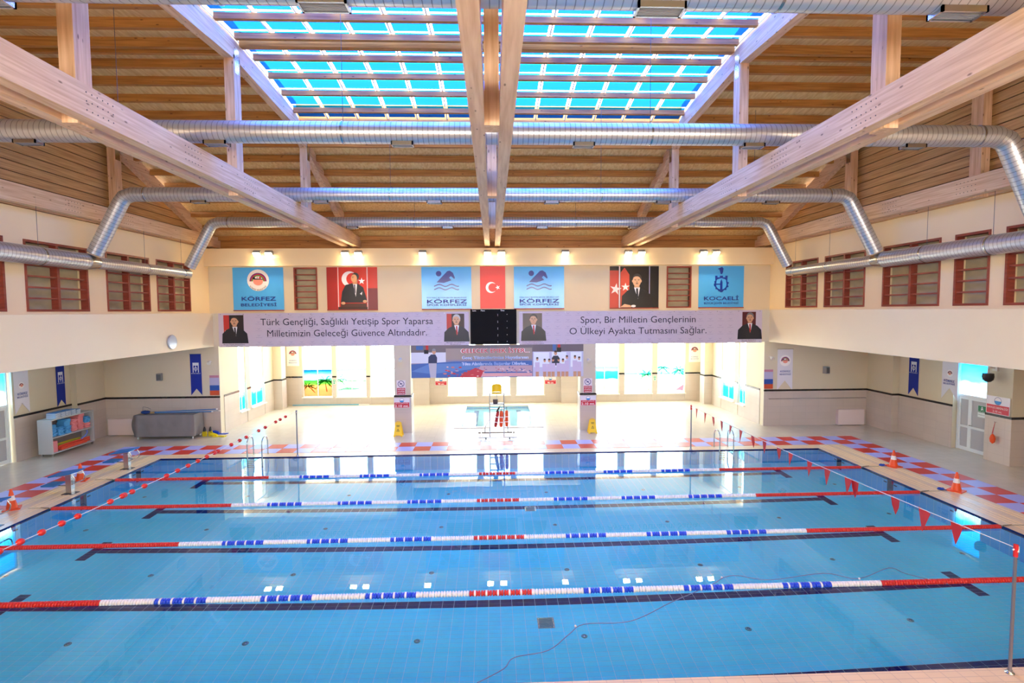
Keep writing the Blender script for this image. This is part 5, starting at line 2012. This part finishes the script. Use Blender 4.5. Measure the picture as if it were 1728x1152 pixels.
t = thing('leaf_net', (-15.1, 23.2, 1.08), 'dark blue bunched leaf net at the left end of the covered table', 'net')
m = MB().sphere((-15.08, 23.2, 1.14), .12, 12, 8, sc=(1.7, .9, .6))
rn = random.Random(2)
m.v = [(a + rn.uniform(-.02, .02), b + rn.uniform(-.02, .02), c + rn.uniform(-.015, .02)) for a, b, c in m.v]
m.build('net_cloth', mat('net_blue', (20, 54, 120), .8), t)
MB().tube([(-15.2, 23.2, 1.18), (-15.18, 23.2, 1.38), (-15.0, 23.22, 1.34), (-14.86, 23.22, 1.27)], .008, 6).build('wire_hoop', DKSTEEL, t)
MB().tube([(-14.88, 23.2, 1.12), (-14.72, 23.22, 1.12)], .04, 10).build('coupling', mat('brass_fitting', (190, 160, 110), .4, .5), t)

# fins
YF = mat('fin_yellow', (240, 220, 10), .5)


def fin(x, y, lb, flat=False, col=YF, rz=0):
    t = thing('swim_fin', (x, y, 0), lb, 'swim fin')
    if not flat:
        MB().prism([(x - .09, .0), (x + .09, .0), (x + .10, .16), (x + .06, .24), (x - .06, .24), (x - .10, .16)], 'y', y - .015, y + .015).build('blade', col, t)
        for a in (-.06, 0, .06):
            MB().bar((x + a, y - .02, .01), (x + a * .7, y - .02, .22), .012, .02, (0, 1, 0)).build('rib', mat('fin_rib', (120, 110, 20), .5), t)
        MB().tube([(x, y, .22), (x, y + .01, .34), (x, y + .02, .42)], [.065, .05, .02], 12).build('foot_pocket', BLACK, t)
    else:
        MB().prism([(x - .28, y - .10), (x - .05, y - .06), (x + .22, y - .1), (x + .26, y + .08), (x - .02, y + .06), (x - .28, y + .09)], 'z', .06, .09).build('blade', col, t)
        MB().tube([(x - .12, y, .12), (x - .3, y, .17), (x - .42, y, .18)], [.05, .06, .03], 10).build('foot_pocket', col, t)
    return t


fin(-12.76, 23.45, 'yellow swim fin with black foot standing, left of two', col=YF)
fin(-12.52, 23.47, 'yellow swim fin with black foot standing, right of two', col=YF)
fin(-12.10, 23.60, 'blue swim fin lying on the floor by the corner', True, mat('fin_blue', (24, 70, 200), .5))
t = fin(-12.06, 23.36, 'yellow-tipped flat fin under the blue fin', True, YF)
for c in t.children:
    c.location.z -= .055

# ================================================================== SHELF WITH KICKBOARDS
SG = mat('shelf_grey', (186, 188, 190), .5)
SI = mat('shelf_inside', (140, 130, 128), .6)
t = thing('storage_shelf', (-16.95, 21.35, 0), 'grey wheeled shelf unit holding kickboards and pool noodles', 'shelf')
x0, x1, y0, y1 = -17.2, -16.68, 20.3, 22.42
z0, z1 = .12, 1.42
MB().box(x0, x1, y0, y0 + .04, z0, z1).build('side_panel', SG, t)
MB().box(x0, x1, y1 - .04, y1, z0, z1).build('side_panel', SG, t)
MB().box(x0, x1, y0 + .04, y1 - .04, z1 - .04, z1).build('top_panel', SG, t)
MB().box(x0, x1, y0 + .04, y1 - .04, z0, z0 + .04).build('bottom_panel', SG, t)
MB().box(x0 + .02, x1, y0 + .04, y1 - .04, .70, .74).build('shelf_board', SG, t)
MB().box(x0, x0 + .02, y0 + .04, y1 - .04, z0 + .04, z1 - .04).build('back_panel', SI, t)
for a in (x0 + .06, x1 - .06):
    for b in (y0 + .08, y1 - .08):
        MB().lathe([(.045, -.015), (.045, .015)], (a, b, .046), 12, 'y').build('wheel', STEEL, t)
        MB().box(a - .03, a + .03, b - .03, b + .03, .085, .12).build('castor', STEEL, t)


def kb_shape(w_=.26, l_=.36, th=.028, rot=0):
    pts = []
    for (cx_, cy_, a0) in ((l_ / 2 - .06, w_ / 2 - .06, 0), (-l_ / 2 + .02, w_ / 2 - .02, 90), (-l_ / 2 + .02, -w_ / 2 + .02, 180), (l_ / 2 - .06, -w_ / 2 + .06, 270)):
        r = .06 if cx_ > 0 else .02
        for q in range(4):
            a = math.radians(a0 + 30 * q)
            pts.append((cx_ + r * math.cos(a), cy_ + r * math.sin(a)))
    return MB().prism(pts, 'z', 0, th)


KC = {'striped': mat('kickboard_white', (224, 232, 238), .6), 'blue': mat('kickboard_blue', (84, 170, 226), .6), 'pink': mat('kickboard_pink', (240, 148, 150), .6), 'stripe_blue': mat('kickboard_stripe', (60, 120, 180), .6)}
ksrc = {}
cnt = {}
ORDN = ['lowest', 'second', 'third', 'fourth', 'fifth', 'sixth', 'seventh', 'eighth', 'ninth', 'tenth', 'eleventh', 'twelfth', 'thirteenth', 'fourteenth', 'fifteenth', 'sixteenth', 'seventeenth', 'eighteenth']


def board(kind_, x, y, z, rz, lb, grp):
    if kind_ not in ksrc:
        t = thing('kickboard', (0, 0, 0))
        if kind_ == 'striped':
            kb_shape(.22, .40, .017).build('core', KC['striped'], t)
            MB().box(-.19, .17, -.1, .1, .017, .032).build('blue_layer', KC['stripe_blue'], t)
        else:
            kb_shape(th=.03).build('foam', KC[kind_], t)
            kb_shape(.22, .32, .002).build('top_skin', KC[kind_], t)
            t.children[-1].location.z = .03
        ksrc[kind_] = t
        r = t
        r.location = (x, y, z)
    else:
        r = dup(ksrc[kind_], (x, y, z))
    r.rotation_euler = (0, 0, rz)
    r['label'] = lb
    r['category'] = 'kickboard'
    r['group'] = grp


rn = random.Random(9)
SN = ['first', 'second', 'third', 'fourth', 'fifth']
for s_ in range(5):
    for k in range(6 if s_ < 4 else 5):
        board('striped', -16.92, 20.72 + s_ * .25, 1.42 + k * .0335, rn.uniform(-.06, .06), 'white and blue striped kickboard, %s from below in the %s stack on the shelf top' % (ORDN[k], SN[s_]), 'striped kickboards on top of the shelf')
for s_, (kd, n) in enumerate([('blue', 13), ('blue', 9), ('blue', 16), ('pink', 14), ('pink', 18), ('mix', 13)]):
    for k in range(n):
        kk = kd if kd != 'mix' else ('pink' if k < 6 else 'blue')
        lab = '%s kickboard, %s from below in the %s stack inside the shelf' % (kk, ORDN[k], SN[s_] if s_ < 5 else 'last')
        board(kk, -16.93 + rn.uniform(-.03, .04) * 1, 20.53 + s_ * .333, .745 + k * .0345, rn.uniform(-.2, .2) * (1 if kk == 'blue' else .3), lab, kk + ' kickboards inside the shelf')
for k in range(12):
    board('pink', -16.9, 20.5, .165 + k * .0345, rn.uniform(-.04, .04), 'pink kickboard, %s from below in the bottom left corner stack of the shelf' % ORDN[k], 'pink kickboards in the lower shelf')
NO = [((244, 92, 66), 'orange-red'), ((226, 206, 60), 'yellow'), ((150, 180, 60), 'green'), ((120, 140, 220), 'lilac blue')]
k = 0
for i in range(14):
    ci = 0 if i not in (10, 11, 12) else (1, 1, 2)[i - 10]
    yy0, yy1 = 20.72 + rn.uniform(0, .05), 22.25 + rn.uniform(-.25, .08)
    lay = i // 5
    xx = -17.08 + (i % 5) * .085
    z = .165 + .03 + lay * .062
    t = thing('pool_noodle', (xx, yy0, z), '%s foam pool noodle, %s from the shelf back in the %s layer' % (NO[ci][1], ORDN[i % 5].replace('lowest', 'first'), ['bottom', 'middle', 'top'][lay]), 'pool noodle', 'pool noodles in the lower shelf')
    bend = rn.uniform(.01, .05) if lay == 2 else 0
    MB().tube([(xx, yy0 + (yy1 - yy0) * q / 6, z + bend * math.sin(math.pi * q / 6)) for q in range(7)], .029, 8).build('foam', mat('noodle_%d' % ci, NO[ci][0], .6), t)
    MB().lathe([(.01, -.001), (.01, .001)], (xx, yy0 - .001, z), 8, 'y').build('hole', BLACK, t)
t = thing('pool_noodle', (-16.75, 21.9, .4), 'bent lilac blue pool noodle rising at the right of the lower shelf', 'pool noodle', 'pool noodles in the lower shelf')
MB().tube([(-16.72, 21.75, .38), (-16.72, 21.95, .44), (-16.72, 22.07, .54), (-16.74, 22.08, .66)], .029, 8).build('foam', mat('noodle_3', NO[3][0], .6), t)
MB().lathe([(.01, -.001), (.01, .001)], (-16.74, 22.08, .66), 8, 'z').build('hole', BLACK, t)

# ================================================================== HOSE ON THE WATER
def w2(u, v, z=WZ_ + .012):
    d = fw + rt * ((u - 864) / FPX) + dn * ((v - 576) / FPX)
    return CAMP + d * ((z - CAMP.z) / d.z)


t = thing('hose', (2, 8.5, 0), 'thin grey hose snaking over the near part of the pool water', 'hose')
HP = [(805, 1152), (850, 1128), (868, 1109), (925, 1097), (960, 1070), (985, 1053), (1050, 1050), (1085, 1040), (1128, 1018), (1170, 1000), (1205, 984), (1222, 974), (1245, 971), (1300, 978), (1390, 967), (1448, 976), (1500, 958), (1530, 968), (1600, 985)]
hp = [w2(*q) for q in HP]
sm = []
for i in range(len(hp) - 1):
    p0, p1, p2, p3 = hp[max(0, i - 1)], hp[i], hp[i + 1], hp[min(len(hp) - 1, i + 2)]
    for q in range(5):
        u = q / 5
        sm.append(.5 * ((2 * p1) + (p2 - p0) * u + (2 * p0 - 5 * p1 + 4 * p2 - p3) * u * u + (3 * p1 - p0 - 3 * p2 + p3) * u ** 3))
sm.append(hp[-1])
MB().tube(sm, .008, 6).build('tube', mat('hose_grey', (120, 130, 160), .5), t)
for q in ((1218, 974), (1450, 976), (971, 1056)):
    p = w2(*q)
    MB().sphere(p, .022, 8, 6).build('clip', ROPEW, t)
